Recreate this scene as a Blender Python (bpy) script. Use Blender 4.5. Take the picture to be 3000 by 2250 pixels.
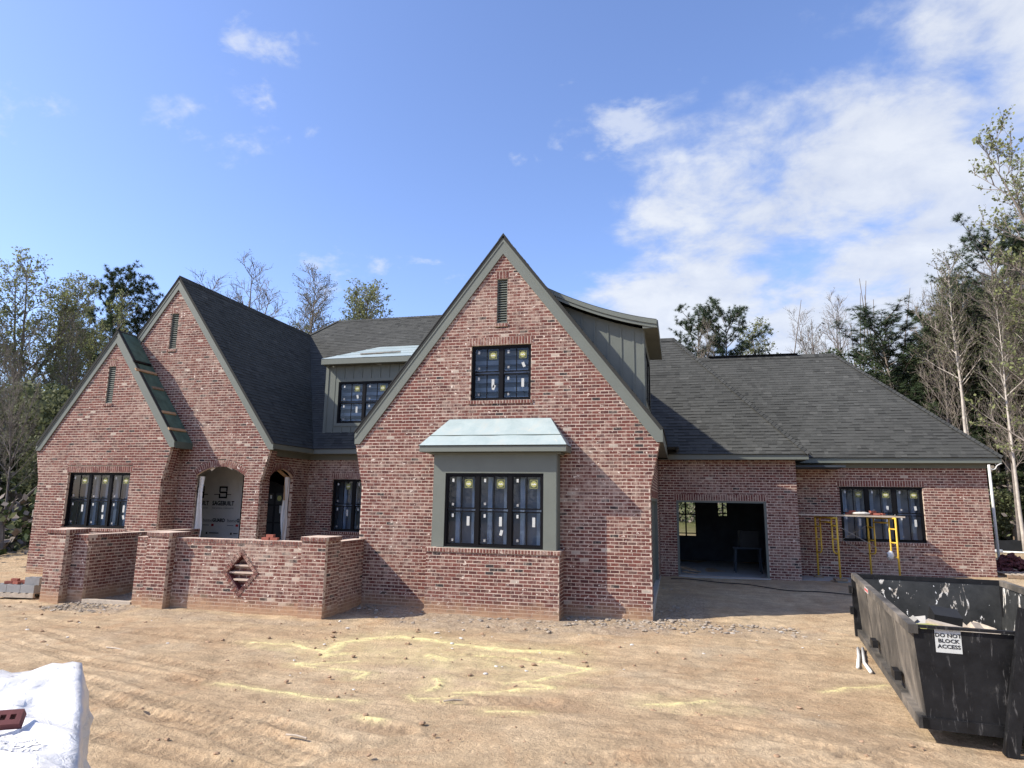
import bpy, bmesh, math, random
import numpy as np
from mathutils import Vector, Matrix

random.seed(11)
rng = np.random.default_rng(11)
for o in list(bpy.data.objects):
    bpy.data.objects.remove(o)
sc = bpy.context.scene
COL = sc.collection
rad = math.radians

# ------------------------------------------------------------------ camera
CAM = Vector((0.0, 0.0, 2.56))
def cam_axes(y, p, r):
    fwd = np.array([-math.sin(y), math.cos(y), 0]); right = np.array([math.cos(y), math.sin(y), 0]); up = np.array([0, 0, 1.0])
    f2 = math.cos(p)*fwd + math.sin(p)*up; u2 = math.cos(p)*up - math.sin(p)*fwd
    r2 = math.cos(r)*right + math.sin(r)*u2; u3 = math.cos(r)*u2 - math.sin(r)*right
    return r2, u3, f2
cr, cu, cf = cam_axes(rad(14.222), rad(9.972), rad(0.850))
cam = bpy.data.cameras.new('camera'); camo = bpy.data.objects.new('camera', cam); COL.objects.link(camo)
camo.matrix_world = Matrix(((cr[0], cu[0], -cf[0], CAM.x), (cr[1], cu[1], -cf[1], CAM.y), (cr[2], cu[2], -cf[2], CAM.z), (0, 0, 0, 1)))
cam.sensor_fit = 'HORIZONTAL'; cam.sensor_width = 36.0; cam.lens = 1937.86/3000*36
cam.clip_start = 0.1; cam.clip_end = 3000
sc.camera = camo
sc.render.resolution_x = 1024; sc.render.resolution_y = 768

# ------------------------------------------------------------------ light
SUN_DIR = Vector((2.1, 1.0, -1.9)).normalized()        # the way the light travels
SUN_EL = math.asin(-SUN_DIR.z)
SUN_ROT = math.atan2(-SUN_DIR.x, -SUN_DIR.y)           # clockwise from +Y
sun = bpy.data.lights.new('sun', 'SUN'); suno = bpy.data.objects.new('sun', sun); COL.objects.link(suno)
sun.energy = 4.6; sun.angle = rad(0.55); sun.color = (1.0, 0.93, 0.81)
suno.rotation_euler = SUN_DIR.to_track_quat('-Z', 'Y').to_euler()
suno.location = (-30, -15, 30)

w = bpy.data.worlds.new('World'); sc.world = w; w.use_nodes = True
nt = w.node_tree; N = nt.nodes; L = nt.links
N.clear()
def nd(t, **k):
    n = N.new(t)
    for a, b in k.items(): setattr(n, a, b)
    return n
out = nd('ShaderNodeOutputWorld'); bg = nd('ShaderNodeBackground'); bg.inputs['Strength'].default_value = 0.15
sky = nd('ShaderNodeTexSky', sky_type='NISHITA', sun_disc=False)
sky.sun_elevation = SUN_EL; sky.sun_rotation = SUN_ROT; sky.air_density = 1.0; sky.dust_density = 0.9; sky.ozone_density = 3.6; sky.altitude = 100
tc = nd('ShaderNodeTexCoord'); sep = nd('ShaderNodeSeparateXYZ'); L.new(tc.outputs['Generated'], sep.inputs[0])
def m(op, a, b=None, c=None, clamp=False):
    n = nd('ShaderNodeMath', operation=op, use_clamp=clamp)
    for i, v in enumerate((a, b, c)):
        if v is None: continue
        if isinstance(v, (int, float)): n.inputs[i].default_value = v
        else: L.new(v, n.inputs[i])
    return n.outputs[0]
zc = m('ADD', m('MAXIMUM', sep.outputs[2], 0.0), 0.34)
px = m('DIVIDE', sep.outputs[0], zc); py = m('DIVIDE', sep.outputs[1], zc)
comb = nd('ShaderNodeCombineXYZ'); L.new(px, comb.inputs[0]); L.new(py, comb.inputs[1])
mp = nd('ShaderNodeMapping'); L.new(comb.outputs[0], mp.inputs[0]); mp.inputs['Scale'].default_value = (1.5, 1.7, 1); mp.inputs['Location'].default_value = (5.6, 0.4, 0)
def noise(scale, detail, rough, vec, dist=0.0):
    n = nd('ShaderNodeTexNoise'); n.inputs['Scale'].default_value = scale; n.inputs['Detail'].default_value = detail
    n.inputs['Roughness'].default_value = rough; n.inputs['Distortion'].default_value = dist; L.new(vec, n.inputs['Vector']); return n.outputs['Fac']
n1 = noise(2.1, 10, 0.57, mp.outputs[0], 0.15)
n2 = noise(0.75, 3, 0.5, mp.outputs[0])
n3 = noise(5.2, 8, 0.62, mp.outputs[0], 0.3)
# cloud bank: lies on one side of a great circle through the sky, breaking up across it
bank = m('ADD', m('ADD', m('MULTIPLY', sep.outputs[0], 0.718), m('MULTIPLY', sep.outputs[1], 0.344)), m('MULTIPLY', sep.outputs[2], -0.605))
mr = nd('ShaderNodeMapRange', interpolation_type='SMOOTHSTEP'); L.new(bank, mr.inputs[0])
mr.inputs[1].default_value = -0.12; mr.inputs[2].default_value = 0.20; mr.inputs[3].default_value = 0.0; mr.inputs[4].default_value = 0.43
body = m('ADD', m('ADD', m('MULTIPLY', n1, 0.95), m('MULTIPLY', n2, 0.45)), m('MULTIPLY', m('SUBTRACT', n3, 0.5), 0.34))
dens = m('ADD', body, mr.outputs[0])
ms = nd('ShaderNodeMapRange', interpolation_type='SMOOTHSTEP'); L.new(dens, ms.inputs[0])
ms.inputs[1].default_value = 0.87; ms.inputs[2].default_value = 1.10; ms.inputs[3].default_value = 0.0; ms.inputs[4].default_value = 0.90
mp2 = nd('ShaderNodeMapRange', interpolation_type='SMOOTHSTEP'); L.new(body, mp2.inputs[0])
mp2.inputs[1].default_value = 0.815; mp2.inputs[2].default_value = 0.93; mp2.inputs[3].default_value = 0.0; mp2.inputs[4].default_value = 0.62
fade = nd('ShaderNodeMapRange', interpolation_type='SMOOTHSTEP'); L.new(sep.outputs[2], fade.inputs[0])
fade.inputs[1].default_value = -0.02; fade.inputs[2].default_value = 0.10
cov = m('MULTIPLY', m('MAXIMUM', ms.outputs[0], mp2.outputs[0]), fade.outputs[0])
shade = m('ADD', m('MULTIPLY', n1, 0.5), m('MULTIPLY', n3, 0.5))
cr1 = nd('ShaderNodeValToRGB'); L.new(shade, cr1.inputs[0])
cr1.color_ramp.elements[0].position = 0.38; cr1.color_ramp.elements[0].color = (2.5, 2.75, 3.35, 1)
cr1.color_ramp.elements[1].position = 0.60; cr1.color_ramp.elements[1].color = (3.45, 3.6, 3.85, 1)
tintn = nd('ShaderNodeMix', data_type='RGBA', blend_type='MULTIPLY'); tintn.inputs[0].default_value = 1.0; L.new(sky.outputs[0], tintn.inputs[6]); tintn.inputs[7].default_value = (1.02, 0.98, 1.12, 1)
mix = nd('ShaderNodeMix', data_type='RGBA'); L.new(cov, mix.inputs[0]); L.new(tintn.outputs[2], mix.inputs[6]); L.new(cr1.outputs[0], mix.inputs[7])
L.new(mix.outputs[2], bg.inputs[0]); L.new(bg.outputs[0], out.inputs[0])

sc.view_settings.view_transform = 'Standard'; sc.view_settings.look = 'None'
sc.view_settings.exposure = 0.75; sc.view_settings.gamma = 1.0; sc.view_settings.use_curve_mapping = False
sc.render.engine = 'CYCLES'
sc.cycles.max_bounces = 6; sc.cycles.transparent_max_bounces = 12

# ------------------------------------------------------------------ materials
MATS = {}
class NT:
    def __init__(s, name):
        s.m = bpy.data.materials.new(name); s.m.use_nodes = True; s.t = s.m.node_tree; s.t.nodes.clear()
        s.out = s.n('ShaderNodeOutputMaterial'); s.b = s.n('ShaderNodeBsdfPrincipled'); s.l(s.b.outputs[0], s.out.inputs[0]); MATS[name] = s.m
    def n(s, t, **k):
        x = s.t.nodes.new(t)
        for a, b in k.items(): setattr(x, a, b)
        return x
    def l(s, a, b): s.t.links.new(a, b)
    def pos(s):
        g = s.n('ShaderNodeNewGeometry'); return g.outputs['Position']
    def noise(s, scale, detail=4, rough=0.55, vec=None, dist=0.0, out='Fac'):
        x = s.n('ShaderNodeTexNoise'); x.inputs['Scale'].default_value = scale; x.inputs['Detail'].default_value = detail
        x.inputs['Roughness'].default_value = rough; x.inputs['Distortion'].default_value = dist
        s.l(vec if vec is not None else s.pos(), x.inputs['Vector']); return x.outputs[out]
    def ramp(s, fac, stops, interp='LINEAR'):
        r = s.n('ShaderNodeValToRGB'); r.color_ramp.interpolation = interp
        e = r.color_ramp.elements
        while len(e) < len(stops): e.new(0.5)
        for i, (p, c) in enumerate(stops):
            e[i].position = p; e[i].color = (c[0], c[1], c[2], 1) if not isinstance(c, (int, float)) else (c, c, c, 1)
        s.l(fac, r.inputs[0]); return r.outputs[0]
    def mix(s, fac, a, b, blend='MIX'):
        x = s.n('ShaderNodeMix', data_type='RGBA', blend_type=blend)
        for v, i in ((fac, 0), (a, 6), (b, 7)):
            if isinstance(v, (int, float)): x.inputs[i].default_value = v
            elif isinstance(v, tuple): x.inputs[i].default_value = (*v, 1)
            else: s.l(v, x.inputs[i])
        return x.outputs[2]
    def math(s, op, a, b=0.0, clamp=False):
        x = s.n('ShaderNodeMath', operation=op, use_clamp=clamp)
        for i, v in enumerate((a, b)):
            if isinstance(v, (int, float)): x.inputs[i].default_value = v
            else: s.l(v, x.inputs[i])
        return x.outputs[0]
    def attr(s, name):
        a = s.n('ShaderNodeAttribute'); a.attribute_name = name; return a.outputs['Fac']
    def bump(s, h, strength=0.3, dist=0.01):
        b = s.n('ShaderNodeBump'); b.inputs['Strength'].default_value = strength; b.inputs['Distance'].default_value = dist
        s.l(h, b.inputs['Height']); s.l(b.outputs[0], s.b.inputs['Normal'])
    def fin(s, col, rough=0.6, spec=0.3, metal=0.0):
        if isinstance(col, tuple): s.b.inputs['Base Color'].default_value = (*col, 1)
        else: s.l(col, s.b.inputs['Base Color'])
        if isinstance(rough, (int, float)): s.b.inputs['Roughness'].default_value = rough
        else: s.l(rough, s.b.inputs['Roughness'])
        s.b.inputs['Specular IOR Level'].default_value = spec; s.b.inputs['Metallic'].default_value = metal
        return s.m
def simple(name, col, rough=0.6, var=0.15, scale=6.0, bump=0.0, bscale=60, spec=0.3, metal=0.0):
    t = NT(name); nz = t.noise(scale, 5, 0.6)
    c = t.ramp(nz, [(0.25, tuple(x*(1-var) for x in col)), (0.75, tuple(min(1, x*(1+var)) for x in col))])
    if bump: t.bump(t.noise(bscale, 3, 0.6), bump, 0.004)
    return t.fin(c, rough, spec, metal)

MORTAR = (0.51, 0.40, 0.32)
def make_brick():
    t = NT('brick'); tint = t.attr('tint')
    base = t.ramp(tint, [(0.0, (0.136, 0.050, 0.040)), (0.18, (0.160, 0.059, 0.047)), (0.36, (0.114, 0.042, 0.035)), (0.52, (0.168, 0.071, 0.057)),
                         (0.66, (0.144, 0.062, 0.052)), (0.78, (0.090, 0.037, 0.033)), (0.88, (0.132, 0.076, 0.064)), (0.94, (0.045, 0.035, 0.034)), (0.985, (0.400, 0.336, 0.277))], 'CONSTANT')
    sm = t.noise(7.5, 6, 0.62); big = t.noise(0.55, 3, 0.5)
    thr = t.math('ADD', t.math('MULTIPLY', sm, 0.75), t.math('MULTIPLY', big, 0.42))
    smear = t.ramp(thr, [(0.57, 0.0), (0.78, 0.62)])
    col = t.mix(smear, base, MORTAR)
    grime = t.ramp(t.noise(24, 4, 0.7), [(0.3, 0.82), (0.7, 1.12)])
    col = t.mix(1.0, col, grime, 'MULTIPLY')
    splat = t.ramp(t.noise(10.0, 3, 0.55), [(0.662, 0.0), (0.69, 0.85)])
    col = t.mix(splat, col, (0.72, 0.63, 0.54))
    dirt = t.n('ShaderNodeSeparateXYZ'); t.l(t.pos(), dirt.inputs[0])
    dz = t.math('ADD', dirt.outputs[2], t.math('MULTIPLY', t.noise(3.0, 4), 0.5))
    dm = t.ramp(dz, [(0.18, 0.75), (0.52, 0.0)])
    col = t.mix(dm, col, (0.42, 0.27, 0.16))
    t.bump(t.noise(70, 4, 0.7), 0.5, 0.006)
    return t.fin(col, 0.9, 0.2)
def make_mortar():
    t = NT('mortar'); c = t.ramp(t.noise(1.2, 5, 0.6), [(0.3, (0.44, 0.340, 0.270)), (0.7, (0.60, 0.485, 0.395))])
    dirt = t.n('ShaderNodeSeparateXYZ'); t.l(t.pos(), dirt.inputs[0])
    dz = t.math('ADD', dirt.outputs[2], t.math('MULTIPLY', t.noise(3.0, 4), 0.5))
    c = t.mix(t.ramp(dz, [(0.18, 0.75), (0.52, 0.0)]), c, (0.42, 0.27, 0.16))
    t.bump(t.noise(60, 4, 0.7), 0.5, 0.006); return t.fin(c, 0.95, 0.15)
def make_shingle():
    t = NT('shingle'); tint = t.attr('tint')
    base = t.ramp(tint, [(0.0, (0.035, 0.036, 0.034)), (0.35, (0.054, 0.055, 0.051)), (0.7, (0.067, 0.068, 0.063)), (1.0, (0.096, 0.096, 0.089))])
    col = t.mix(1.0, base, t.ramp(t.noise(90, 3, 0.7), [(0.3, 0.7), (0.7, 1.3)]), 'MULTIPLY')
    col = t.mix(1.0, col, t.ramp(t.noise(0.4, 3, 0.5), [(0.3, 0.9), (0.7, 1.1)]), 'MULTIPLY')
    t.bump(t.noise(120, 3, 0.7), 0.5, 0.004); return t.fin(col, 0.92, 0.15)
def make_ground():
    t = NT('dirt'); p = t.pos()
    c1 = t.ramp(t.noise(0.35, 6, 0.62, p), [(0.28, (0.375, 0.262, 0.158)), (0.5, (0.445, 0.330, 0.206)), (0.72, (0.505, 0.392, 0.258))])
    c2 = t.ramp(t.noise(2.6, 6, 0.65, p, 0.4), [(0.3, 0.74), (0.7, 1.2)])
    col = t.mix(1.0, c1, c2, 'MULTIPLY')
    col = t.mix(t.ramp(t.noise(0.9, 6, 0.68, p, 0.8), [(0.50, 0.0), (0.68, 0.55)]), col, (0.36, 0.225, 0.125)); col = t.mix(t.ramp(t.noise(0.6, 5, 0.6, p, 0.5), [(0.54, 0.0), (0.74, 0.5)]), col, (0.40, 0.34, 0.25))
    # scraped streaks, stretched along x
    mpn = t.n('ShaderNodeMapping'); t.l(p, mpn.inputs[0]); mpn.inputs['Scale'].default_value = (0.6, 3.4, 1); mpn.inputs['Rotation'].default_value = (0, 0, rad(12))
    col = t.mix(1.0, col, t.ramp(t.noise(1.4, 5, 0.6, mpn.outputs[0]), [(0.3, 0.84), (0.65, 1.1)]), 'MULTIPLY')
    fine = t.noise(26, 5, 0.7, p)
    col = t.mix(1.0, col, t.ramp(fine, [(0.28, 0.70), (0.66, 1.12)]), 'MULTIPLY')
    speck = t.ramp(t.noise(42, 2, 0.5, p), [(0.29, 0.55), (0.35, 0.0)])
    col = t.mix(speck, col, (0.13, 0.085, 0.055))
    lite = t.ramp(t.noise(33, 2, 0.5, p), [(0.73, 0.0), (0.78, 0.5)])
    col = t.mix(lite, col, (0.62, 0.52, 0.40))
    grav = t.attr('gravel'); gn = t.n('ShaderNodeTexVoronoi'); gn.inputs['Scale'].default_value = 26; t.l(p, gn.inputs['Vector'])
    gcol = t.mix(1.0, t.ramp(gn.outputs['Color'], [(0.2, (0.15, 0.125, 0.10)), (0.8, (0.37, 0.31, 0.245))]), t.ramp(fine, [(0.3, 0.8), (0.7, 1.15)]), 'MULTIPLY')
    col = t.mix(t.math('MULTIPLY', grav, 0.62), col, gcol)
    damp = t.attr('damp'); col = t.mix(t.math('MULTIPLY', damp, 0.55), col, (0.25, 0.155, 0.09))
    sand = t.attr('sand'); sn = t.math('MULTIPLY', sand, t.ramp(t.noise(9, 5, 0.7, p), [(0.32, 0.15), (0.58, 1.0)]), True)
    col = t.mix(sn, col, (0.70, 0.62, 0.30))
    green = t.attr('green'); col = t.mix(green, col, t.ramp(t.noise(1.2, 6, 0.7, p), [(0.3, (0.05, 0.055, 0.02)), (0.7, (0.13, 0.13, 0.05))]))
    h = t.math('ADD', t.math('MULTIPLY', t.noise(9, 6, 0.72, p), 1.0), t.math('MULTIPLY', t.noise(38, 4, 0.7, p), 0.35))
    t.bump(h, 0.9, 0.05)
    return t.fin(col, 0.97, 0.1)
make_brick(); make_mortar(); make_shingle(); make_ground()
simple('paint_green', (0.136, 0.149, 0.128), 0.55, 0.06, 3, 0.05, 90)
simple('paint_dark_green', (0.085, 0.11, 0.092), 0.6, 0.1, 4)
simple('sheathing', (0.085, 0.135, 0.10), 0.75, 0.4, 3.5)
simple('soffit_paint', (0.13, 0.14, 0.12), 0.7, 0.08, 3)
simple('black_frame', (0.006, 0.006, 0.007), 0.45, 0.2, 5, spec=0.12)
simple('wood', (0.42, 0.27, 0.15), 0.8, 0.25, 8, 0.2, 40)
simple('grey_wood', (0.40, 0.34, 0.27), 0.85, 0.3, 9, 0.2, 40)
simple('old_wood', (0.24, 0.17, 0.11), 0.85, 0.3, 9, 0.2, 40)
simple('concrete', (0.34, 0.33, 0.31), 0.9, 0.15, 2.2, 0.2, 50)
simple('block', (0.27, 0.27, 0.265), 0.95, 0.15, 5, 0.4, 70)
simple('white_label', (0.46, 0.47, 0.45), 0.6, 0.05, 8)
simple('yellow_label', (0.30, 0.30, 0.10), 0.5, 0.12, 9)
simple('label_dark', (0.05, 0.06, 0.04), 0.5, 0.1, 9)
simple('ink', (0.022, 0.022, 0.024), 0.6, 0.1, 9)
simple('ink_grey', (0.16, 0.16, 0.165), 0.6, 0.1, 9)
simple('ink_red', (0.50, 0.055, 0.045), 0.6, 0.1, 9)
simple('scaffold_yellow', (0.62, 0.40, 0.05), 0.5, 0.25, 7)
simple('steel', (0.30, 0.29, 0.27), 0.5, 0.25, 9, 0, 60, 0.5, 0.6)
simple('pvc', (0.62, 0.61, 0.57), 0.45, 0.06, 4)
simple('rubber', (0.015, 0.015, 0.015), 0.6, 0.2, 4)
simple('silt', (0.012, 0.013, 0.014), 0.7, 0.3, 3, 0.3, 20)
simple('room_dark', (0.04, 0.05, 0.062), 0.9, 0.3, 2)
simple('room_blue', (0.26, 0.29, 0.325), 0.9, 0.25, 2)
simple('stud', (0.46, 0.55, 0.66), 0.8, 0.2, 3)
simple('bark', (0.17, 0.145, 0.125), 0.95, 0.35, 6, 0.4, 30)
simple('bark_pale', (0.40, 0.36, 0.31), 0.95, 0.35, 4, 0.4, 30)
simple('twig', (0.165, 0.14, 0.12), 0.95, 0.25, 6)
simple('clay_brick', (0.26, 0.085, 0.06), 0.9, 0.25, 12, 0.4, 80)
simple('dark_brick', (0.12, 0.038, 0.038), 0.8, 0.3, 12, 0.4, 80)
simple('stone', (0.29, 0.245, 0.195), 0.95, 0.35, 9, 0.4, 60)
simple('clod', (0.30, 0.20, 0.125), 0.97, 0.3, 9, 0.4, 60)
simple('mortar_bag', (0.55, 0.52, 0.47), 0.8, 0.15, 6)
def leafmat(name, a, b, tr=0.35):
    t = NT(name); c = t.ramp(t.noise(0.7, 3, 0.6), [(0.3, a), (0.7, b)])
    tl = t.n('ShaderNodeBsdfTranslucent'); t.l(c, tl.inputs[0]); t.fin(c, 0.7, 0.2)
    mx = t.n('ShaderNodeMixShader'); mx.inputs[0].default_value = tr; t.l(t.b.outputs[0], mx.inputs[1]); t.l(tl.outputs[0], mx.inputs[2]); t.l(mx.outputs[0], t.out.inputs[0])
leafmat('leaf_spring', (0.175, 0.20, 0.085), (0.27, 0.285, 0.13), 0.4)
leafmat('leaf_olive', (0.09, 0.105, 0.05), (0.155, 0.165, 0.085))
leafmat('needle', (0.028, 0.045, 0.022), (0.060, 0.085, 0.038), 0.15)
leafmat('leaf_dark', (0.030, 0.048, 0.018), (0.070, 0.090, 0.034), 0.2)
def make_glass():
    t = NT('glass'); gl = t.n('ShaderNodeBsdfGlossy'); gl.inputs['Roughness'].default_value = 0.02
    gl.inputs[0].default_value = (0.85, 0.9, 0.95, 1)
    tr = t.n('ShaderNodeBsdfTransparent'); tr.inputs[0].default_value = (0.70, 0.75, 0.80, 1)
    fr = t.n('ShaderNodeFresnel'); fr.inputs[0].default_value = 1.5
    bp = t.n('ShaderNodeBump'); bp.inputs['Strength'].default_value = 0.06; bp.inputs['Distance'].default_value = 0.02; t.l(t.noise(1.6, 2), bp.inputs['Height']); t.l(bp.outputs[0], gl.inputs['Normal'])
    mx = t.n('ShaderNodeMixShader'); t.l(t.math('MULTIPLY', fr.outputs[0], 0.85), mx.inputs[0]); t.l(tr.outputs[0], mx.inputs[1]); t.l(gl.outputs[0], mx.inputs[2]); t.l(mx.outputs[0], t.out.inputs[0])
make_glass()
def make_membrane():
    t = NT('membrane'); c = t.ramp(t.noise(2.4, 6, 0.65, None, 0.5), [(0.3, (0.27, 0.335, 0.33)), (0.55, (0.33, 0.39, 0.38)), (0.75, (0.38, 0.40, 0.36))])
    st = t.ramp(t.noise(6.5, 5, 0.7), [(0.62, 0.0), (0.72, 0.6)]); c = t.mix(st, c, (0.60, 0.50, 0.36))
    t.bump(t.noise(5, 4, 0.6), 0.4, 0.02); t.fin(c, 0.45, 0.4)
make_membrane()
def make_wrap():
    t = NT('house_wrap'); c = t.ramp(t.noise(3.0, 5, 0.6), [(0.3, (0.76, 0.76, 0.73)), (0.7, (0.86, 0.85, 0.82))])
    t.bump(t.noise(4.0, 4, 0.6, None, 1.0), 0.6, 0.03); t.fin(c, 0.6, 0.3)
make_wrap()
def make_poly():
    t = NT('white_plastic'); c = t.ramp(t.noise(4, 5, 0.6), [(0.3, (0.56, 0.555, 0.545)), (0.7, (0.72, 0.71, 0.69))])
    sp = t.n('ShaderNodeSeparateXYZ'); t.l(t.pos(), sp.inputs[0])
    t.bump(t.noise(7, 5, 0.6, None, 1.6), 0.7, 0.03); t.fin(c, 0.32, 0.5)
    t.b.inputs['Subsurface Weight'].default_value = 0.0
make_poly()
def make_dump():
    t = NT('dumpster_black'); p = t.pos()
    base = t.ramp(t.noise(3, 6, 0.7), [(0.35, (0.005, 0.005, 0.0055)), (0.62, (0.011, 0.011, 0.012)), (0.80, (0.035, 0.033, 0.03))])
    mpn = t.n('ShaderNodeMapping'); t.l(p, mpn.inputs[0]); mpn.inputs['Scale'].default_value = (9, 9, 1.3)
    scr = t.ramp(t.noise(2.2, 5, 0.7, mpn.outputs[0], 0.6), [(0.60, 0.0), (0.66, 0.35), (0.74, 0.7)])
    t.fin(t.mix(scr, base, (0.15, 0.145, 0.14)), t.ramp(t.noise(6, 4), [(0.3, 0.42), (0.7, 0.7)]), 0.25)
    t = NT('dumpster_dusty')
    base = t.ramp(t.noise(1.3, 6, 0.7, None, 0.6), [(0.28, (0.022, 0.021, 0.020)), (0.5, (0.085, 0.077, 0.066)), (0.72, (0.22, 0.19, 0.155))])
    mpn = t.n('ShaderNodeMapping'); t.l(t.pos(), mpn.inputs[0]); mpn.inputs['Scale'].default_value = (6, 6, 0.8)
    scr = t.ramp(t.noise(2.2, 5, 0.7, mpn.outputs[0], 0.4), [(0.6, 0.0), (0.75, 0.5)])
    t.fin(t.mix(scr, base, (0.26, 0.245, 0.22)), 0.65, 0.25)
    t = NT('dumpster_splashed'); p = t.pos()
    base = t.ramp(t.noise(2, 6, 0.7), [(0.3, (0.012, 0.013, 0.013)), (0.7, (0.045, 0.046, 0.045))])
    mpn = t.n('ShaderNodeMapping'); t.l(p, mpn.inputs[0]); mpn.inputs['Scale'].default_value = (3.2, 3.2, 1.25)
    s1 = t.ramp(t.noise(1.5, 6, 0.66, mpn.outputs[0], 0.7), [(0.605, 0.0), (0.635, 1.0)])
    sp = t.n('ShaderNodeMapping'); t.l(p, sp.inputs[0]); sp.inputs['Scale'].default_value = (7, 7, 4); sp.inputs['Location'].default_value = (3, 1, 7)
    s2 = t.ramp(t.noise(2.0, 3, 0.5, sp.outputs[0]), [(0.69, 0.0), (0.715, 1.0)])
    c = t.mix(s1, base, t.ramp(t.noise(5, 3), [(0.4, (0.72, 0.71, 0.68)), (0.6, (0.50, 0.44, 0.36))])); c = t.mix(s2, c, (0.75, 0.75, 0.73))
    t.fin(c, 0.5, 0.4)
make_dump()
def make_ribbed():
    t = NT('tree_wall'); return t.fin((0.06, 0.06, 0.04))

# ------------------------------------------------------------------ mesh helpers
def tag(o, label=None, cat=None, group=None, kind=None):
    if label: o['label'] = label
    if cat: o['category'] = cat
    if group: o['group'] = group
    if kind: o['kind'] = kind
    return o
WM = {}
def link(o, parent=None, local=False):
    COL.objects.link(o)
    if parent is not None:
        o.parent = parent
        if not local and parent.name in WM: o.matrix_parent_inverse = WM[parent.name].inverted()
    return o
def empty(name, loc=(0, 0, 0), label=None, cat=None, group=None, kind=None, rz=0.0):
    o = bpy.data.objects.new(name, None); o.location = loc; o.rotation_euler = (0, 0, rz); o.empty_display_size = 0.2
    COL.objects.link(o); WM[o.name] = Matrix.Translation(Vector(loc)) @ Matrix.Rotation(rz, 4, 'Z'); return tag(o, label, cat, group, kind)
class MB:
    def __init__(s): s.v = []; s.f = []; s.t = []; s.mi = []
    def face(s, pts, tint=0.5, mi=0):
        i = len(s.v); s.v.extend(pts); s.f.append(tuple(range(i, i+len(pts)))); s.t.append(tint); s.mi.append(mi)
    def hexa(s, p, tint=0.5, mi=0, skip=()):
        # p: 8 points, 0-3 bottom ring (ccw from above), 4-7 top ring
        i = len(s.v); s.v.extend([tuple(q) for q in p])
        for k, q in enumerate(((3, 2, 1, 0), (4, 5, 6, 7), (0, 1, 5, 4), (1, 2, 6, 5), (2, 3, 7, 6), (3, 0, 4, 7))):
            if k in skip: continue
            s.f.append(tuple(i+x for x in q)); s.t.append(tint); s.mi.append(mi)
    def box(s, x0, x1, y0, y1, z0, z1, tint=0.5, mi=0):
        s.hexa([(x0, y0, z0), (x1, y0, z0), (x1, y1, z0), (x0, y1, z0), (x0, y0, z1), (x1, y0, z1), (x1, y1, z1), (x0, y1, z1)], tint, mi)
    def obox(s, c, a, b, h, tint=0.5, mi=0, jit=0.0):
        P = []
        for sz in (-1, 1):
            for sx, sy in ((-1, -1), (1, -1), (1, 1), (-1, 1)):
                q = c + a*sx + b*sy + h*sz
                if jit: q = q + Vector((random.uniform(-jit, jit), random.uniform(-jit, jit), random.uniform(-jit, jit)))
                P.append(q)
        s.hexa(P, tint, mi)
    def bar(s, p0, p1, w, d, up=(0, 0, 1), tint=0.5, mi=0):
        p0 = Vector(p0); p1 = Vector(p1); ax = (p1-p0); ln = ax.length; ax.normalize()
        u = Vector(up); sd = ax.cross(u)
        if sd.length < 1e-4: sd = ax.cross(Vector((1, 0, 0)))
        sd.normalize(); u2 = sd.cross(ax).normalized()
        s.obox((p0+p1)/2, ax*(ln/2), sd*(w/2), u2*(d/2), tint, mi)
    def prism(s, poly, d, tint=0.5, mi=0):
        d = Vector(d); n = len(poly); P = [Vector(p) for p in poly]; i = len(s.v)
        s.v.extend([tuple(p) for p in P]); s.v.extend([tuple(p+d) for p in P])
        s.f.append(tuple(range(i, i+n))); s.f.append(tuple(range(i+2*n-1, i+n-1, -1)))
        for k in range(n): s.f.append((i+(k+1) % n, i+k, i+n+k, i+n+(k+1) % n))
        s.t += [tint]*(n+2); s.mi += [mi]*(n+2)
    def tube(s, pts, rs, n=6, tint=0.5, mi=0, caps=True):
        i0 = len(s.v); pts = [Vector(p) for p in pts]
        if isinstance(rs, (int, float)): rs = [rs]*len(pts)
        ref = None
        for k, p in enumerate(pts):
            d = (pts[min(k+1, len(pts)-1)] - pts[max(k-1, 0)])
            if d.length < 1e-9: d = Vector((0, 0, 1))
            d.normalize()
            if ref is None:
                ref = d.orthogonal().normalized()
            else:
                ref = (ref - d*ref.dot(d))
                ref = ref.normalized() if ref.length > 1e-5 else d.orthogonal().normalized()
            b = d.cross(ref)
            for q in range(n):
                a = 2*math.pi*q/n; s.v.append(tuple(p + (ref*math.cos(a) + b*math.sin(a))*rs[k]))
        for k in range(len(pts)-1):
            for q in range(n):
                a = i0+k*n+q; b2 = i0+k*n+(q+1) % n
                s.f.append((a, b2, b2+n, a+n)); s.t.append(tint); s.mi.append(mi)
        if caps:
            s.f.append(tuple(i0+q for q in range(n-1, -1, -1))); s.f.append(tuple(i0+(len(pts)-1)*n+q for q in range(n))); s.t += [tint]*2; s.mi += [mi]*2
    def mesh(s, name, mats, smooth=False):
        me = bpy.data.meshes.new(name); me.from_pydata([tuple(p) for p in s.v], [], s.f)
        for x in ([mats] if isinstance(mats, str) else mats): me.materials.append(MATS[x])
        if len(s.f):
            at = me.attributes.new('tint', 'FLOAT', 'FACE'); at.data.foreach_set('value', np.array(s.t, dtype=np.float32))
            if any(s.mi): me.polygons.foreach_set('material_index', np.array(s.mi, dtype=np.int32))
            if smooth: me.polygons.foreach_set('use_smooth', np.ones(len(s.f), dtype=bool))
        me.update(); return me
    def build(s, name, mats, parent=None, smooth=False, kind=None, local=False):
        o = bpy.data.objects.new(name, s.mesh(name, mats, smooth)); link(o, parent, local)
        if kind: o['kind'] = kind
        return o
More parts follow.
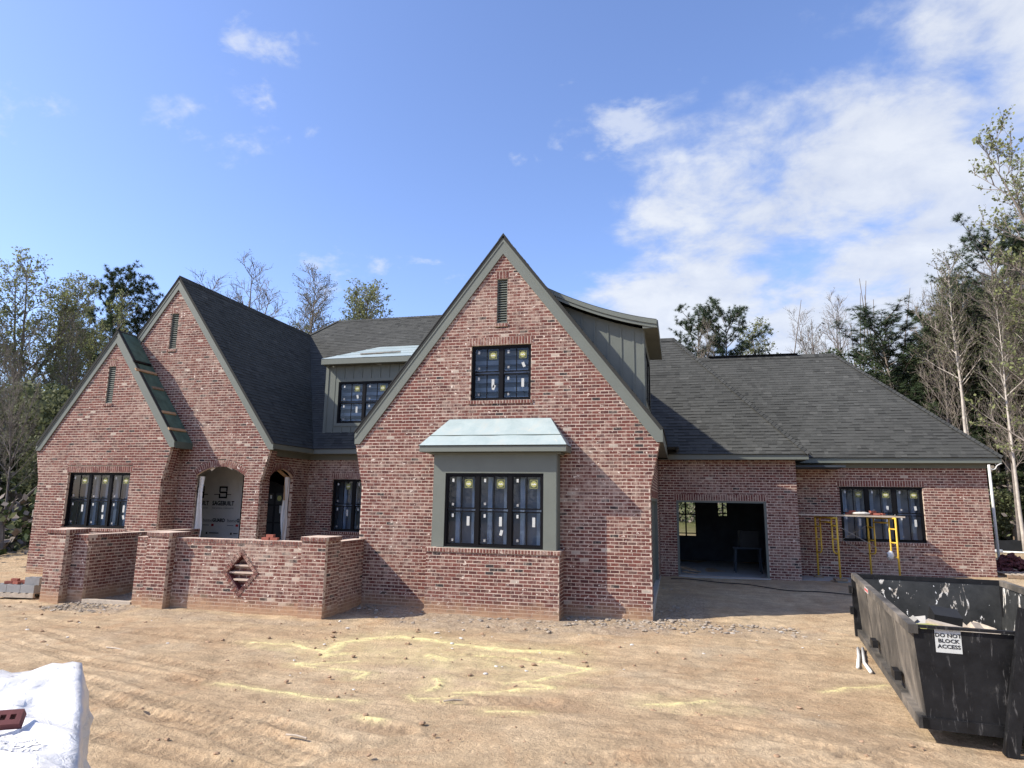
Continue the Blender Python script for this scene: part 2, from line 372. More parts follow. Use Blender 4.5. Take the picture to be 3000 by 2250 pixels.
def text_mesh(txt, size, bold=0.0, width=1.0):
    cu_ = bpy.data.curves.new('lettering', 'FONT'); cu_.body = txt; cu_.size = size; cu_.align_x = 'CENTER'; cu_.align_y = 'CENTER'; cu_.offset = bold; cu_.extrude = 0.001; cu_.resolution_u = 2
    o = bpy.data.objects.new('lettering', cu_); COL.objects.link(o)
    dg = bpy.context.evaluated_depsgraph_get(); dg.update(); me = bpy.data.meshes.new_from_object(o.evaluated_get(dg))
    COL.objects.unlink(o); bpy.data.objects.remove(o); bpy.data.curves.remove(cu_); return me
def lettering(txt, size, loc, xdir, up, mat, parent, bold=0.0, sx=1.0, mirror=False, name='lettering', fit=None):
    me = text_mesh(txt, size, bold)
    if fit: xs_ = [v.co.x for v in me.vertices]; sx = fit/max(1e-6, max(xs_)-min(xs_)); me.materials.clear(); me.materials.append(MATS[mat])
    o = bpy.data.objects.new(name, me); link(o, parent)
    X = Vector(xdir).normalized(); U = Vector(up).normalized(); Z = X.cross(U)
    M = Matrix((X, U, Z)).transposed().to_4x4(); M.translation = Vector(loc)
    o.matrix_basis = M @ Matrix.Diagonal((-sx if mirror else sx, 1, 1, 1)); return o
# ------------------------------------------------------------------ ground
def sstep(a, b, x):
    t = np.clip((np.asarray(x, dtype=float)-a)/(b-a), 0, 1); return t*t*(3-2*t)
def gbase(x, y):
    x = np.asarray(x, dtype=float); y = np.asarray(y, dtype=float)
    return -0.15 + 0.44*sstep(13, 24, y) + 0.15*sstep(5.5, 9, x)*sstep(20, 24, y) + 0.10*sstep(11, 7, y) + 0.012*np.maximum(y-26, 0)*sstep(26, 60, y) + 0.25*sstep(5, 1, y)
def gz(x, y): return float(gbase(x, y))
def vnoise(x, y, cell, seed):
    r = np.random.default_rng(seed); T = r.random((257, 257))
    fx = x/cell; fy = y/cell; ix = np.floor(fx).astype(int); iy = np.floor(fy).astype(int); tx = fx-ix; ty = fy-iy
    tx = tx*tx*(3-2*tx); ty = ty*ty*(3-2*ty); a = T[ix % 256, iy % 256]; b = T[(ix+1) % 256, iy % 256]; c = T[ix % 256, (iy+1) % 256]; d = T[(ix+1) % 256, (iy+1) % 256]
    return (a*(1-tx)+b*tx)*(1-ty)+(c*(1-tx)+d*tx)*ty - 0.5
SAND = [[(-6.18, 11.23), (-6.33, 12.14), (-6.0, 12.68), (-5.57, 13.05), (-5.04, 12.89), (-4.34, 12.7), (-3.78, 12.57), (-3.0, 12.45), (-2.11, 12.64)], [(-7.9, 11.62), (-7.2, 11.75), (-6.65, 11.44), (-6.26, 11.38)], [(-6.21, 10.38), (-5.85, 10.66), (-5.43, 10.92)], [(-6.18, 10.39), (-5.79, 10.21)], [(-5.58, 10.31), (-5.14, 10.28), (-4.82, 10.16), (-4.91, 9.9)], [(-3.54, 11.91), (-3.04, 11.98), (-2.46, 11.83), (-1.83, 11.63), (-1.49, 11.51)], [(-1.49, 11.51), (-1.86, 10.96), (-2.18, 10.46), (-2.57, 10.15)], [(-2.34, 10.28), (-1.84, 10.08), (-2.36, 9.83), (-3.22, 9.48)], [(-3.58, 8.99), (-3.27, 9.19), (-2.95, 9.34)], [(-3.74, 9.15), (-3.47, 8.87)], [(-3.26, 8.99), (-3.01, 8.96)], [(-3.68, 10.19), (-3.55, 9.84), (-3.52, 9.5)], [(-6.56, 8.85), (-5.87, 8.77), (-5.23, 8.64), (-4.72, 8.54), (-4.26, 8.63)], [(-3.91, 8.01), (-3.59, 7.94)], [(-6.08, 11.05), (-5.85, 11.33)], [(-4.36, 11.6), (-3.94, 11.43)], [(-2.46, 8.71), (-1.89, 8.81)], [(1.98, 11.16), (2.36, 11.43), (2.58, 11.56), (2.95, 11.74)], [(-0.49, 9.63), (-0.07, 9.81), (0.36, 10.07)]]
SANDW = [0.16, 0.10, 0.07, 0.04, 0.07, 0.09, 0.06, 0.06, 0.04, 0.03, 0.035, 0.07, 0.05, 0.035, 0.14, 0.18, 0.05, 0.03, 0.07]
TRACK = [([(-9.5, 8.6), (-6.37, 7.7), (-4.99, 7.51), (-3.71, 7.16)], 0.16), ([(-9.0, 8.1), (-6.07, 7.35), (-5.0, 7.24), (-3.8, 6.69)], 0.16), ([(-2.88, 9.03), (-1.8, 9.37)], 0.2), ([(-7.4, 7.6), (-5.35, 7.02), (-3.88, 6.49)], 0.18), ([(-3.87, 7.77), (-3.22, 7.66)], 0.22), ([(-3.6, 11.9), (-2.9, 11.98), (-2.3, 11.8)], 0.16), ([(-9.5, 7.0), (-6.0, 6.4), (-3.0, 6.0)], 0.17), ([(0.5, 8.9), (2.2, 8.0), (3.0, 7.2)], 0.15), ([(-1.2, 7.3), (1.0, 7.7), (2.6, 8.9)], 0.15), ([(-14, 12.2), (-11, 11.6), (-8.0, 11.4)], 0.2), ([(-12.5, 11.2), (-9.3, 9.9), (-7.0, 9.4)], 0.16), ([(-12.5, 10.3), (-9.3, 9.2), (-7.0, 8.8)], 0.16)]
def seg_dist(x, y, pl):
    """distance to the polyline and arc length along it"""
    D = np.full(x.shape, 1e9); S = np.zeros(x.shape); acc = 0.0
    for (ax, ay), (bx, by) in zip(pl[:-1], pl[1:]):
        dx, dy = bx-ax, by-ay; ln = math.hypot(dx, dy); t = np.clip(((x-ax)*dx+(y-ay)*dy)/(ln*ln), 0, 1)
        d = np.hypot(x-(ax+t*dx), y-(ay+t*dy)); mk = d < D; D[mk] = d[mk]; S[mk] = (acc+t*ln)[mk]; acc += ln
    return D, S
def axis(lo, hi, step, far_lo, far_hi):
    a = list(np.arange(lo, hi+1e-6, step)); s = step; x = lo
    L_ = []
    while x > far_lo: s *= 1.35; x -= s; L_.append(x)
    s = step; x = hi; R_ = []
    while x < far_hi: s *= 1.35; x += s; R_.append(x)
    return np.array(L_[::-1]+a+R_)
def build_ground():
    xs = axis(-18.5, 7.5, 0.042, -600, 600); yb = axis(9.6, 17.5, 0.050, -300, 900); ys = np.concatenate([yb[yb < 4.9], np.arange(5.0, 9.55, 0.032), yb[yb > 9.57]])
    X, Yg = np.meshgrid(xs, ys, indexing='ij'); x = X.ravel(); y = Yg.ravel()
    z = gbase(x, y)
    near = sstep(60, 25, np.hypot(x, y))
    z += near*(0.06*vnoise(x, y, 3.1, 1) + 0.040*vnoise(x*0.7, y*1.3, 1.1, 2) + 0.022*vnoise(x*0.6, y*1.4, 0.42, 3))
    z += near*0.026*vnoise(x*0.8, y*1.2, 0.17, 4)*np.clip(0.35+1.6*vnoise(x, y, 1.7, 9)+0.3, 0.15, 1.3)
    z += near*0.010*vnoise(x*0.35+y*0.2, y, 0.12, 5)
    sand = np.zeros_like(x); damp = np.zeros_like(x)
    inn = (x > -16) & (x < 6) & (y > 4) & (y < 16)
    xi, yi = x[inn], y[inn]; sd = np.zeros_like(xi); dp = np.zeros_like(xi); dz = np.zeros_like(xi)
    jx = 0.10*vnoise(xi, yi, 0.25, 21); jy = 0.10*vnoise(xi, yi, 0.25, 22)
    for pl, wd in zip(SAND, SANDW):
        d, _ = seg_dist(xi+jx, yi+jy, pl); sd = np.maximum(sd, 0.95*sstep(wd*1.4, wd*0.2, d)); sd = np.maximum(sd, 0.26*sstep(wd*6, wd*0.5, d)); dz += 0.012*sstep(wd, 0, d)
    for cx, cy, rx, ry, a in ((-4.6, 11.7, 2.0, 1.0, 0.30), (-6.9, 11.5, 1.1, 0.5, 0.26), (-2.4, 10.9, 1.2, 0.9, 0.22), (-0.1, 9.8, 1.0, 0.4, 0.14)):
        rr = ((xi-cx)/rx)**2+((yi-cy)/ry)**2+1.6*vnoise(xi, yi, 0.45, 33); sd = np.maximum(sd, a*sstep(1.3, 0.1, rr))
    for pl, wd in TRACK:
        d, s = seg_dist(xi+jx*0.5, yi+jy*0.5, pl); mk = sstep(wd, wd*0.75, d)
        tr = 0.5+0.5*np.sin(2*math.pi*(s+0.5*d)/0.15)
        dz += mk*(-0.022+0.020*tr) + 0.017*sstep(0.10, 0.02, np.abs(d-wd-0.03)); dp = np.maximum(dp, 0.30*mk*(0.4+0.6*(1-tr)))
    for cx, cy, rx, ry, a in ((-1.9, 9.25, 0.9, 0.35, 0.6), (-3.5, 7.7, 0.55, 0.3, 0.7), (-4.6, 10.9, 0.9, 0.6, 0.35), (-10.5, 11.5, 2.2, 0.8, 0.35), (-3.0, 10.7, 0.8, 0.35, 0.45), (-13, 9.5, 1.8, 0.9, 0.25), (1.0, 8.8, 1.4, 0.4, 0.22)):
        r = ((xi-cx)/rx)**2+((yi-cy)/ry)**2 + 1.2*vnoise(xi, yi, 0.5, 31); dp = np.maximum(dp, a*sstep(1.3, 0.2, r))
    sand[inn] = sd; damp[inn] = dp; z[inn] += dz
    # grey gravel and masonry rubble along the foot of the walls, in the court and before the garage
    gr = np.zeros_like(x); jn = 0.6*vnoise(x, y, 0.6, 41)+0.4*vnoise(x, y, 0.2, 42)
    def band(x0, x1, yy, wd, a): return a*sstep(wd, wd*0.35, np.abs(y-yy+0.2)+jn*wd)*sstep(0.35, 0.0, np.maximum(x0-x, x-x1))
    for a in ((-8.0, -0.4, 15.35, 0.95, 0.9), (-6.2, -2.6, 14.7, 0.7, 0.7), (-0.6, 0.4, 17.5, 2.6, 0.8), (-15.0, -12.9, 13.9, 0.75, 0.95), (-14.8, -8.2, 16.4, 2.3, 0.8), (-12.2, -7.9, 13.75, 0.4, 0.5), (0.6, 2.6, 15.6, 0.7, 0.45), (2.2, 4.6, 21.9, 0.8, 0.6), (-16.5, -15, 13.6, 0.5, 0.45), (0.0, 2.5, 18.3, 0.5, 0.4)):
        gr = np.maximum(gr, band(*a))
    z += gr*(0.05*np.maximum(vnoise(x, y, 0.16, 43), -0.1)+0.04*vnoise(x, y, 0.5, 44))
    green = np.maximum(sstep(-24.5, -27.5, x+0.05*(y-18)+1.5*vnoise(x, y, 2.0, 51)), sstep(46, 50, y))
    green = np.maximum(green, 0.65*sstep(33, 38, y+3*vnoise(x, y, 3.0, 52))*sstep(6, 12, x))
    nx, ny = len(xs), len(ys); me = bpy.data.meshes.new('ground')
    idx = np.arange(nx*ny).reshape(nx, ny); q = np.stack([idx[:-1, :-1], idx[1:, :-1], idx[1:, 1:], idx[:-1, 1:]], -1).reshape(-1, 4)
    me.vertices.add(nx*ny); me.vertices.foreach_set('co', np.stack([x, y, z], -1).astype(np.float32).ravel())
    me.loops.add(q.size); me.loops.foreach_set('vertex_index', q.ravel().astype(np.int32))
    me.polygons.add(len(q)); me.polygons.foreach_set('loop_start', (np.arange(len(q))*4).astype(np.int32))
    me.polygons.foreach_set('use_smooth', np.ones(len(q), dtype=bool))
    for nm, ar in (('sand', sand), ('gravel', np.clip(gr, 0, 1)), ('damp', damp), ('green', green)):
        at = me.attributes.new(nm, 'FLOAT', 'POINT'); at.data.foreach_set('value', ar.astype(np.float32))
    me.materials.append(MATS['dirt']); me.update(calc_edges=True); me.validate()
    o = bpy.data.objects.new('ground', me); link(o); o['kind'] = 'structure'
    return o
ground = build_ground()

# ------------------------------------------------------------------ brickwork
C = 0.0813; BL = 0.203
ZV = Vector((0, 0, 1))
class Frame:
    def __init__(s, o, u, n): s.o = Vector(o); s.u = Vector(u); s.n = Vector(n)
    def p(s, u, z, n=0.0): return s.o + s.u*u + ZV*z + s.n*n
BRICKS = {}
def brick_rec(thing, wall, c, a, b, h, tint=None):
    if tint is None:
        r = random.random(); tint = r*0.93 if random.random() < 0.972 else (random.uniform(0.94, 0.98) if random.random() < 0.75 else 0.99)
        if random.random() < 0.04: tint = 0.8
    BRICKS.setdefault(thing.name, []).append((wall, c, a, b, h, tint))
def wall(thing, name, fr, z0, z1, spans, proud=0.0012, depth=0.10, mat='mortar', offset=0.0):
    """courses of stretchers over a mortar body; spans(z) gives the solid stretches of one course"""
    mb = MB(); n = int(round((z1-z0)/C)); pend = []
    for k in range(n):
        za = z0+k*C; zb = za+C; zm = (za+zb)/2
        for (u0, u1) in spans(zm):
            if u1-u0 < 0.02: continue
            P = [fr.p(u0, za, -proud), fr.p(u1, za, -proud), fr.p(u1, za, -depth), fr.p(u0, za, -depth), fr.p(u0, zb, -proud), fr.p(u1, zb, -proud), fr.p(u1, zb, -depth), fr.p(u0, zb, -depth)]
            mb.hexa(P)
            s = math.floor((u0-offset)/BL)*BL+offset + (BL/2 if k % 2 else 0) - BL
            while s < u1:
                a0 = max(s, u0); a1 = min(s+BL, u1); s += BL
                if a1-a0 < 0.035: continue
                j = 0.0072; g0 = a0+(j if a0 > u0+1e-6 else 0.0); g1 = a1-(j if a1 < u1-1e-6 else 0.0)
                hh = (C-0.0185)/2*random.uniform(0.93, 1.05); nn = random.uniform(0.0004, 0.0026)
                cc = fr.p((g0+g1)/2, zm+random.uniform(-0.0015, 0.0015), -0.045+nn)
                pend.append((cc, fr.u*((g1-g0)/2), fr.n*0.045, ZV*hh))
    o = mb.build(name, mat, thing)
    for cc, a, b, h in pend: brick_rec(thing, o, cc, a, b, h)
    return o
def soldiers(thing, wl, fr, u0, u1, z0, h, proud=0.004, step=0.0766, dep=0.09, back=0.0, tints=None):
    """upright bricks side by side (soldier course, rowlock sill, wall cap)"""
    n = max(1, int(round((u1-u0)/step))); st = (u1-u0)/n
    for k in range(n):
        c = fr.p(u0+(k+0.5)*st, z0+h/2, proud-dep/2-back)
        t = random.choice((0.05, 0.2, 0.3, 0.4, 0.55, 0.7, 0.05, 0.2)) if tints is None else tints()
        brick_rec(thing, wl, c+fr.n*random.uniform(0.0, 0.003), fr.u*(st/2-0.0095), fr.n*(dep/2), ZV*(h/2-0.007), t)
def mortar_strip(thing, fr, u0, u1, z0, z1, name='mortar_bed', proud=0.0012, dep=0.10):
    mb = MB(); P = [fr.p(u0, z0, proud), fr.p(u1, z0, proud), fr.p(u1, z0, -dep), fr.p(u0, z0, -dep), fr.p(u0, z1, proud), fr.p(u1, z1, proud), fr.p(u1, z1, -dep), fr.p(u0, z1, -dep)]
    mb.hexa(P); return mb.build(name, 'mortar', thing)
UNIT = []
def unit_bricks():
    for k in range(26):
        r = k/26; t = r*0.95 if k < 23 else (0.95, 0.95, 0.99)[k-23]
        mb = MB(); mb.obox(Vector((0, 0, 0)), Vector((1, 0, 0)), Vector((0, 1, 0)), Vector((0, 0, 1)), t, 0, 0.035); UNIT.append((t, mb.mesh('brick', 'brick')))
unit_bricks()
def finish_bricks(thing, limit=300):
    L_ = BRICKS[thing.name]
    def wt(r):
        d = r[1]-CAM; s = 4*r[2].length*r[4].length
        return s*abs(r[3].normalized().dot(d.normalized()))/d.length_squared
    order = sorted(range(len(L_)), key=lambda i: -wt(L_[i])); pick = set(order[:limit]); rest = {}
    for i, (wl, c, a, b, h, t) in enumerate(L_):
        if i in pick:
            me = min(random.sample(UNIT, 10), key=lambda q: abs(q[0]-t))[1]
            o = bpy.data.objects.new('brick', me); link(o, wl)
            M = Matrix((a, b, h)).transposed().to_4x4()
            if M.to_3x3().determinant() < 0: M = Matrix((-a, b, h)).transposed().to_4x4()
            M.translation = c; o.matrix_basis = M
        else: rest.setdefault(wl.name, (wl, MB()))[1].obox(c, a, b, h, t, 0, 0.0018)
    for wl, mb in rest.values(): mb.build('brickwork', 'brick', wl, kind='stuff')
def cut(spans, holes, z):
    """take the holes (u0,u1,z0,z1) out of the spans"""
    for (h0, h1, hz0, hz1) in holes:
        if not (hz0 <= z <= hz1): continue
        o = []
        for a, b in spans:
            if h1 <= a or h0 >= b: o.append((a, b)); continue
            if h0 > a: o.append((a, h0))
            if h1 < b: o.append((h1, b))
        spans = o
    return spans

house = empty('brick_house', (0, 20, 0.2), 'new red brick house with steep gables, grey shingle roofs and black windows', 'house')
FX = lambda y: Frame((0, y, 0), (1, 0, 0), (0, -1, 0))       # wall facing the camera, u = world x
FP = lambda x: Frame((x, 0, 0), (0, 1, 0), (1, 0, 0))        # wall facing +x, u = world y
def flare(z, z0, z1, d): return d*max(0.0, min(1.0, (z-z0)/(z1-z0)))

def opening_trim(thing, wl, fr, x0, x1, z0, z1, ext=0.06, sold=True, sill=True, sill_out=0.03):
    holes = [(x0, x1, z0, z1)]
    if sold:
        holes.append((x0-ext, x1+ext, z1-0.001, z1+0.203))
    if sill: holes.append((x0-ext, x1+ext, z0-0.092, z0))
    return holes
def lay_trim(thing, wl, fr, x0, x1, z0, z1, ext=0.06, sold=True, sill=True):
    if sold:
        mortar_strip(thing, fr, x0-ext, x1+ext, z1, z1+0.203); soldiers(thing, wl, fr, x0-ext, x1+ext, z1, 0.203)
    if sill:
        mortar_strip(thing, fr, x0-ext+0.004, x1+ext-0.004, z0-0.088, z0-0.004, proud=0.0265); soldiers(thing, wl, fr, x0-ext, x1+ext, z0-0.092, 0.090, proud=0.028, dep=0.11)
def kneeler(wl, thing, xe, sgn, y, z0, z1, d, dep=0.40):
    """corbelled bricks carrying the eave at a gable corner: each course steps out"""
    k = 0; z = z0
    mb = MB()
    while z < z1-0.01:
        f = flare(z+C, z0, z1, d)
        x0, x1 = (xe, xe+f) if sgn > 0 else (xe-f, xe)
        mb.box(min(x0, x1)-(0.05 if sgn > 0 else 0), max(x0, x1)-0.004*sgn*(1 if sgn > 0 else 0), y+0.102, y+dep, z, z+C)
        for j in range(3):
            ya = y+0.105+j*0.1; face = Vector((xe+sgn*(f-0.045), ya+0.045, z+C/2))
            brick_rec(thing, wl, face, Vector((0, 0.043, 0)), Vector((0.047, 0, 0)), ZV*((C-0.015)/2))
        z += C; k += 1
    mb.build('corbel', 'mortar', thing)

# ---- front gable over the garage block (A)
YA = 15.98; ACX = -4.335; AAP = 9.43; AS = 1.30
fA = FX(YA)
winT = (-5.148, -3.562, 5.055, 6.495); ventA = (-4.487, -4.206, 7.06, 8.26)
hA = opening_trim(house, None, fA, *winT) + opening_trim(house, None, fA, *ventA, ext=0.03)
def spA(z):
    if z < 4.0:
        f = flare(z, 2.86, 3.96, 0.24); s = [(-8.05-f, -0.68+f)]
    else:
        hw = (AAP-0.22-z)/AS; s = [(max(ACX-hw, -8.28), min(ACX+hw, -0.45))] if hw > 0.03 else []
    return cut(s, hA, z)
wA = wall(house, 'wall', fA, -0.22, 9.2, spA)
lay_trim(house, wA, fA, *winT); lay_trim(house, wA, fA, *ventA, ext=0.03)
kneeler(wA, house, -0.68, 1, YA, 2.86, 3.96, 0.24); kneeler(wA, house, -8.05, -1, YA, 2.86, 3.96, 0.24)
doorA = (16.55, 21.1, 0.28, 2.67)
wAs = wall(house, 'wall', FP(-0.68), 0.28, 3.98, lambda z: cut([(YA+0.10, 22.40)], [doorA, (16.5, 21.15, 2.669, 2.88)], z))
mortar_strip(house, FP(-0.68), 16.5, 21.15, 2.67, 2.873); soldiers(house, wAs, FP(-0.68), 16.5, 21.15, 2.67, 0.203)
mb = MB(); mb.box(-1.0, -0.665, YA+0.105, 22.40, -0.45, 0.275); mb.build('foundation_wall', 'concrete', house)
mb = MB(); mb.box(-0.86, -0.80, 16.55, 21.1, 0.28, 2.67)
gd = mb.build('side_garage_door', 'paint_green', house); gd['label'] = 'grey-green garage door in the side of the front gable'
for k in range(4):
    mb = MB(); mb.box(-0.80, -0.785, 16.58, 21.07, 0.30+k*0.595, 0.30+k*0.595+0.565); mb.build('door_panel', 'paint_green', gd)
mb = MB(); mb.box(-0.80, -0.69, 16.55, 16.63, 0.28, 2.67); mb.box(-0.80, -0.69, 21.02, 21.1, 0.28, 2.67); mb.box(-0.80, -0.692, 16.63, 21.02, 2.59, 2.67); mb.build('door_jamb', 'paint_green', gd)

# ---- bay with brick foot
YB = 15.33; fB = FX(YB)
wB = wall(house, 'wall', fB, -0.30, 1.33, lambda z: [(-5.95, -2.72)])
mortar_strip(house, fB, -5.97, -2.70, 1.335, 1.425, proud=0.0285, dep=0.13); soldiers(house, wB, fB, -5.98, -2.69, 1.33, 0.10, proud=0.03, dep=0.16)
wBs = wall(house, 'wall', FP(-2.72), -0.30, 1.33, lambda z: [(YB+0.10, YA-0.002)])
mortar_strip(house, FP(-2.72), YB+0.135, YA-0.002, 1.335, 1.425, proud=0.0285, dep=0.13); soldiers(house, wBs, FP(-2.72), YB+0.135, YA-0.01, 1.33, 0.10, proud=0.03, dep=0.16)
wall(house, 'wall', Frame((-5.95, 0, 0), (0, 1, 0), (-1, 0, 0)), -0.30, 1.43, lambda z: [(YB+0.10, YA-0.002)])

# ---- left porch gable (E) and the small gable before it (F)
YE = 18.35; ECX = -16.48; EAP = 9.935; ES = 1.38; fE = FX(YE)
YF = 17.60; FCX = -18.03; FAP = 7.94; FS = 1.38; fF = FX(YF)
ax0, ax1, aspr, acr = -15.08, -13.30, 3.20, 3.484
def arch_geo(x0, x1, spr, crown):
    w_ = (x1-x0)/2; h_ = crown-spr; R = (w_*w_+h_*h_)/(2*h_); return (x0+x1)/2, crown-R, R
def arch_hole(x0, x1, spr, crown, z, ring=0.205):
    cx, cz, R = arch_geo(x0, x1, spr, crown)
    dz = z-cz; out_r = R+ring
    # outside the ring at the springing angle the courses run up to the jamb
    if z < spr: hw = (x1-x0)/2
    elif abs(dz) < out_r: hw = math.sqrt(out_r*out_r-dz*dz)
    else: return None
    lim = (x1-x0)/2*(out_r/R)
    if z >= spr: hw = min(hw, lim if z > cz+(spr-cz)*out_r/R else (x1-x0)/2+(z-spr)*((x1-x0)/2)/(spr-cz))
    return (cx-hw, cx+hw)
def lay_arch(thing, wl, fr, x0, x1, spr, crown, ring=0.205, dep=0.10):
    cx, cz, R = arch_geo(x0, x1, spr, crown); th = math.asin((x1-x0)/2/R); n = int(round(2*th*(R+ring*0.4)/0.078))
    mb = MB()
    for k in range(n):
        a = -th+2*th*(k+0.5)/n; e = Vector(fr.u)*math.sin(a)+ZV*math.cos(a); t = Vector(fr.u)*math.cos(a)-ZV*math.sin(a)
        base = fr.p(cx, cz, 0); wdt = 2*th*(R+ring/2)/n
        brick_rec(thing, wl, base+e*(R+ring/2)+fr.n*(0.006-dep/2), t*(wdt/2-0.010), fr.n*(dep/2), e*(ring/2-0.004), random.choice((0.05, 0.2, 0.3, 0.55, 0.7)))
        mb.obox(base+e*(R+ring/2)+fr.n*(0.0042-dep/2), t*(wdt/2+0.004), fr.n*(dep/2), e*(ring/2-0.001))
    mb.build('arch_bed', 'mortar', thing)
ventE = (-16.67, -16.38, 7.43, 8.675); hE = opening_trim(house, None, fE, *ventE, ext=0.03)
def spE(z):
    if z < 4.02:
        f = flare(z, 3.02, 4.0, 0.27); s = [(-15.735, -12.73+f)]
    else:
        hw = (EAP-0.22-z)/ES; s = [(max(ECX-hw, -20.2), min(ECX+hw, -12.45))] if hw > 0.03 else []
    s = cut(s, hE, z)
    h = arch_hole(ax0, ax1, aspr, acr, z)
    return cut(s, [(h[0], h[1], -9, 99)], z) if h and z < acr+0.21 else s
wE = wall(house, 'wall', fE, -0.1, 9.75, spE)
lay_trim(house, wE, fE, *ventE, ext=0.03); lay_arch(house, wE, fE, ax0, ax1, aspr, acr)
kneeler(wE, house, -12.73, 1, YE, 3.02, 4.0, 0.27)
fEs = FP(-12.73); sa = (18.85, 20.17, 3.20, 3.46)
def spEs(z):
    s = [(YE+0.10, 21.14)]; h = arch_hole(*sa, z)
    return cut(s, [(h[0], h[1], -9, 99)], z) if h and z < sa[3]+0.21 else s
wEs = wall(house, 'wall', fEs, -0.1, 4.08, spEs); lay_arch(house, wEs, fEs, *sa)
ventF = (-18.25, -17.965, 5.50, 6.74); winF = (-19.36, -16.92, 1.50, 3.25)
hF = opening_trim(house, None, fF, *ventF, ext=0.03) + opening_trim(house, None, fF, *winF)
def spF(z):
    if z < 4.05:
        f = flare(z, 3.02, 4.02, 0.24); s = [(-20.56-f, -15.74+f)]
    else:
        hw = (FAP-0.22-z)/FS; s = [(max(FCX-hw, -20.75), min(FCX+hw, -15.5))] if hw > 0.03 else []
    return cut(s, hF, z)
wF = wall(house, 'wall', fF, -0.1, 7.75, spF)
lay_trim(house, wF, fF, *ventF, ext=0.03); lay_trim(house, wF, fF, *winF)
kneeler(wF, house, -15.74, 1, YF, 3.02, 4.02, 0.24, 0.36)
wall(house, 'wall', FP(-15.74), -0.1, 4.05, lambda z: [(YF+0.10, YE-0.002)])

# ---- recessed wall (H), garage wing (C), right wing (D)
YH = 21.14; fH = FX(YH); winH = (-11.775, -9.40, 1.42, 3.20)
hH = opening_trim(house, None, fH, *winH)
wH = wall(house, 'wall', fH, -0.1, 4.05, lambda z: cut([(-12.73, -8.0)], hH, z)); lay_trim(house, wH, fH, *winH)
YC = 22.40; fC = FX(YC); drC = (-0.133, 2.61, 0.30, 2.64)
wC = wall(house, 'wall', fC, 0.22, 3.95, lambda z: cut([(-0.67, 3.53)], [drC, (-0.20, 2.68, 2.639, 2.843)], z))
mortar_strip(house, fC, -0.20, 2.68, 2.64, 2.843); soldiers(house, wC, fC, -0.20, 2.68, 2.64, 0.203)
wall(house, 'wall', FP(3.53), 0.22, 3.95, lambda z: [(YC+0.10, 23.90)])
YD = 23.90; fD = FX(YD); winD = (5.06, 7.50, 1.42, 3.165)
hD = opening_trim(house, None, fD, *winD)
wD = wall(house, 'wall', fD, 0.2, 3.93, lambda z: cut([(3.53, 9.33)], hD, z)); lay_trim(house, wD, fD, *winD)
wall(house, 'wall', FP(9.33), 0.2, 3.93, lambda z: [(YD+0.10, 30.6)])
finish_bricks(house)

# plain rear walls and floors that close the rooms
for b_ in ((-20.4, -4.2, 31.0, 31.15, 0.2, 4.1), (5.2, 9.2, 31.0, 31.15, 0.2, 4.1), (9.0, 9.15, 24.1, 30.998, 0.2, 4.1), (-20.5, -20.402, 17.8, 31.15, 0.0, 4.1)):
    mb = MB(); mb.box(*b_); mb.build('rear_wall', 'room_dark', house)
for b_ in ((-20.3, -13.0, 17.75, 30.9, -0.3, 0.27), (-12.6, -1.0, 21.35, 30.9, -0.3, 0.27), (-0.66, 8.95, 22.55, 30.9, -0.3, 0.285)):
    mb = MB(); mb.box(*b_); mb.build('floor_slab', 'concrete', house)
# ------------------------------------------------------------------ roofs
SHING = []      # (roof object, lower-left, lower-right, upper-right, upper-left, normal, tint)
EXPO = 0.143
def interval(poly, v):
    xs = []
    n = len(poly)
    for i in range(n):
        (u0, v0), (u1, v1) = poly[i], poly[(i+1) % n]
        if (v0-v)*(v1-v) <= 0 and abs(v1-v0) > 1e-9: xs.append(u0+(u1-u0)*(v-v0)/(v1-v0))
    return (min(xs), max(xs)) if len(xs) > 1 else None
def roof_plane(pts, shingles=True, thick=0.10, mat='shingle', name='roof', both=False):
    """pts: planar convex polygon, first two on the eave (left to right seen from outside)"""
    P = [Vector(p) for p in pts]; U = (P[1]-P[0]).normalized(); nrm = U.cross(P[2]-P[0]).normalized()
    if nrm.z < 0: nrm = -nrm
    V = nrm.cross(U).normalized()
    if V.z < 0: V = -V
    mb = MB(); mb.prism([p for p in P], -nrm*thick, 0.1); o = mb.build(name, mat, house)
    if shingles:
        poly = [((p-P[0]).dot(U), (p-P[0]).dot(V)) for p in P]; vm = max(v for _, v in poly); v = -0.02
        while v < vm-0.02:
            i0 = interval(poly, max(v, 0.002)); i1 = interval(poly, min(v+EXPO, vm-0.002))
            if i0 and i1:
                u = i0[0]-random.uniform(0, 0.3)
                hi = max(i0[1], i1[1])
                while u < hi:
                    wd = random.choice((0.12, 0.16, 0.2, 0.26, 0.33)); a, b = u, u+wd; u += wd
                    la, lb = max(a, i0[0]), min(b, i0[1]); ta, tb = max(a, i1[0]), min(b, i1[1])
                    if lb-la < 0.01 and tb-ta < 0.01: continue
                    if lb < la: lb = la = (la+lb)/2
                    if tb < ta: tb = ta = (ta+tb)/2
                    r = random.random(); tint = min(1.0, max(0.0, random.gauss(0.45, 0.14)))
                    lift = random.choice((0.012, 0.012, 0.018))
                    q = lambda uu, vv, hh: P[0]+U*uu+V*vv+nrm*hh
                    SHING.append((o, q(la, v, lift), q(lb, v, lift), q(tb, v+EXPO, 0.004), q(ta, v+EXPO, 0.004), nrm, tint))
            v += EXPO
    return o
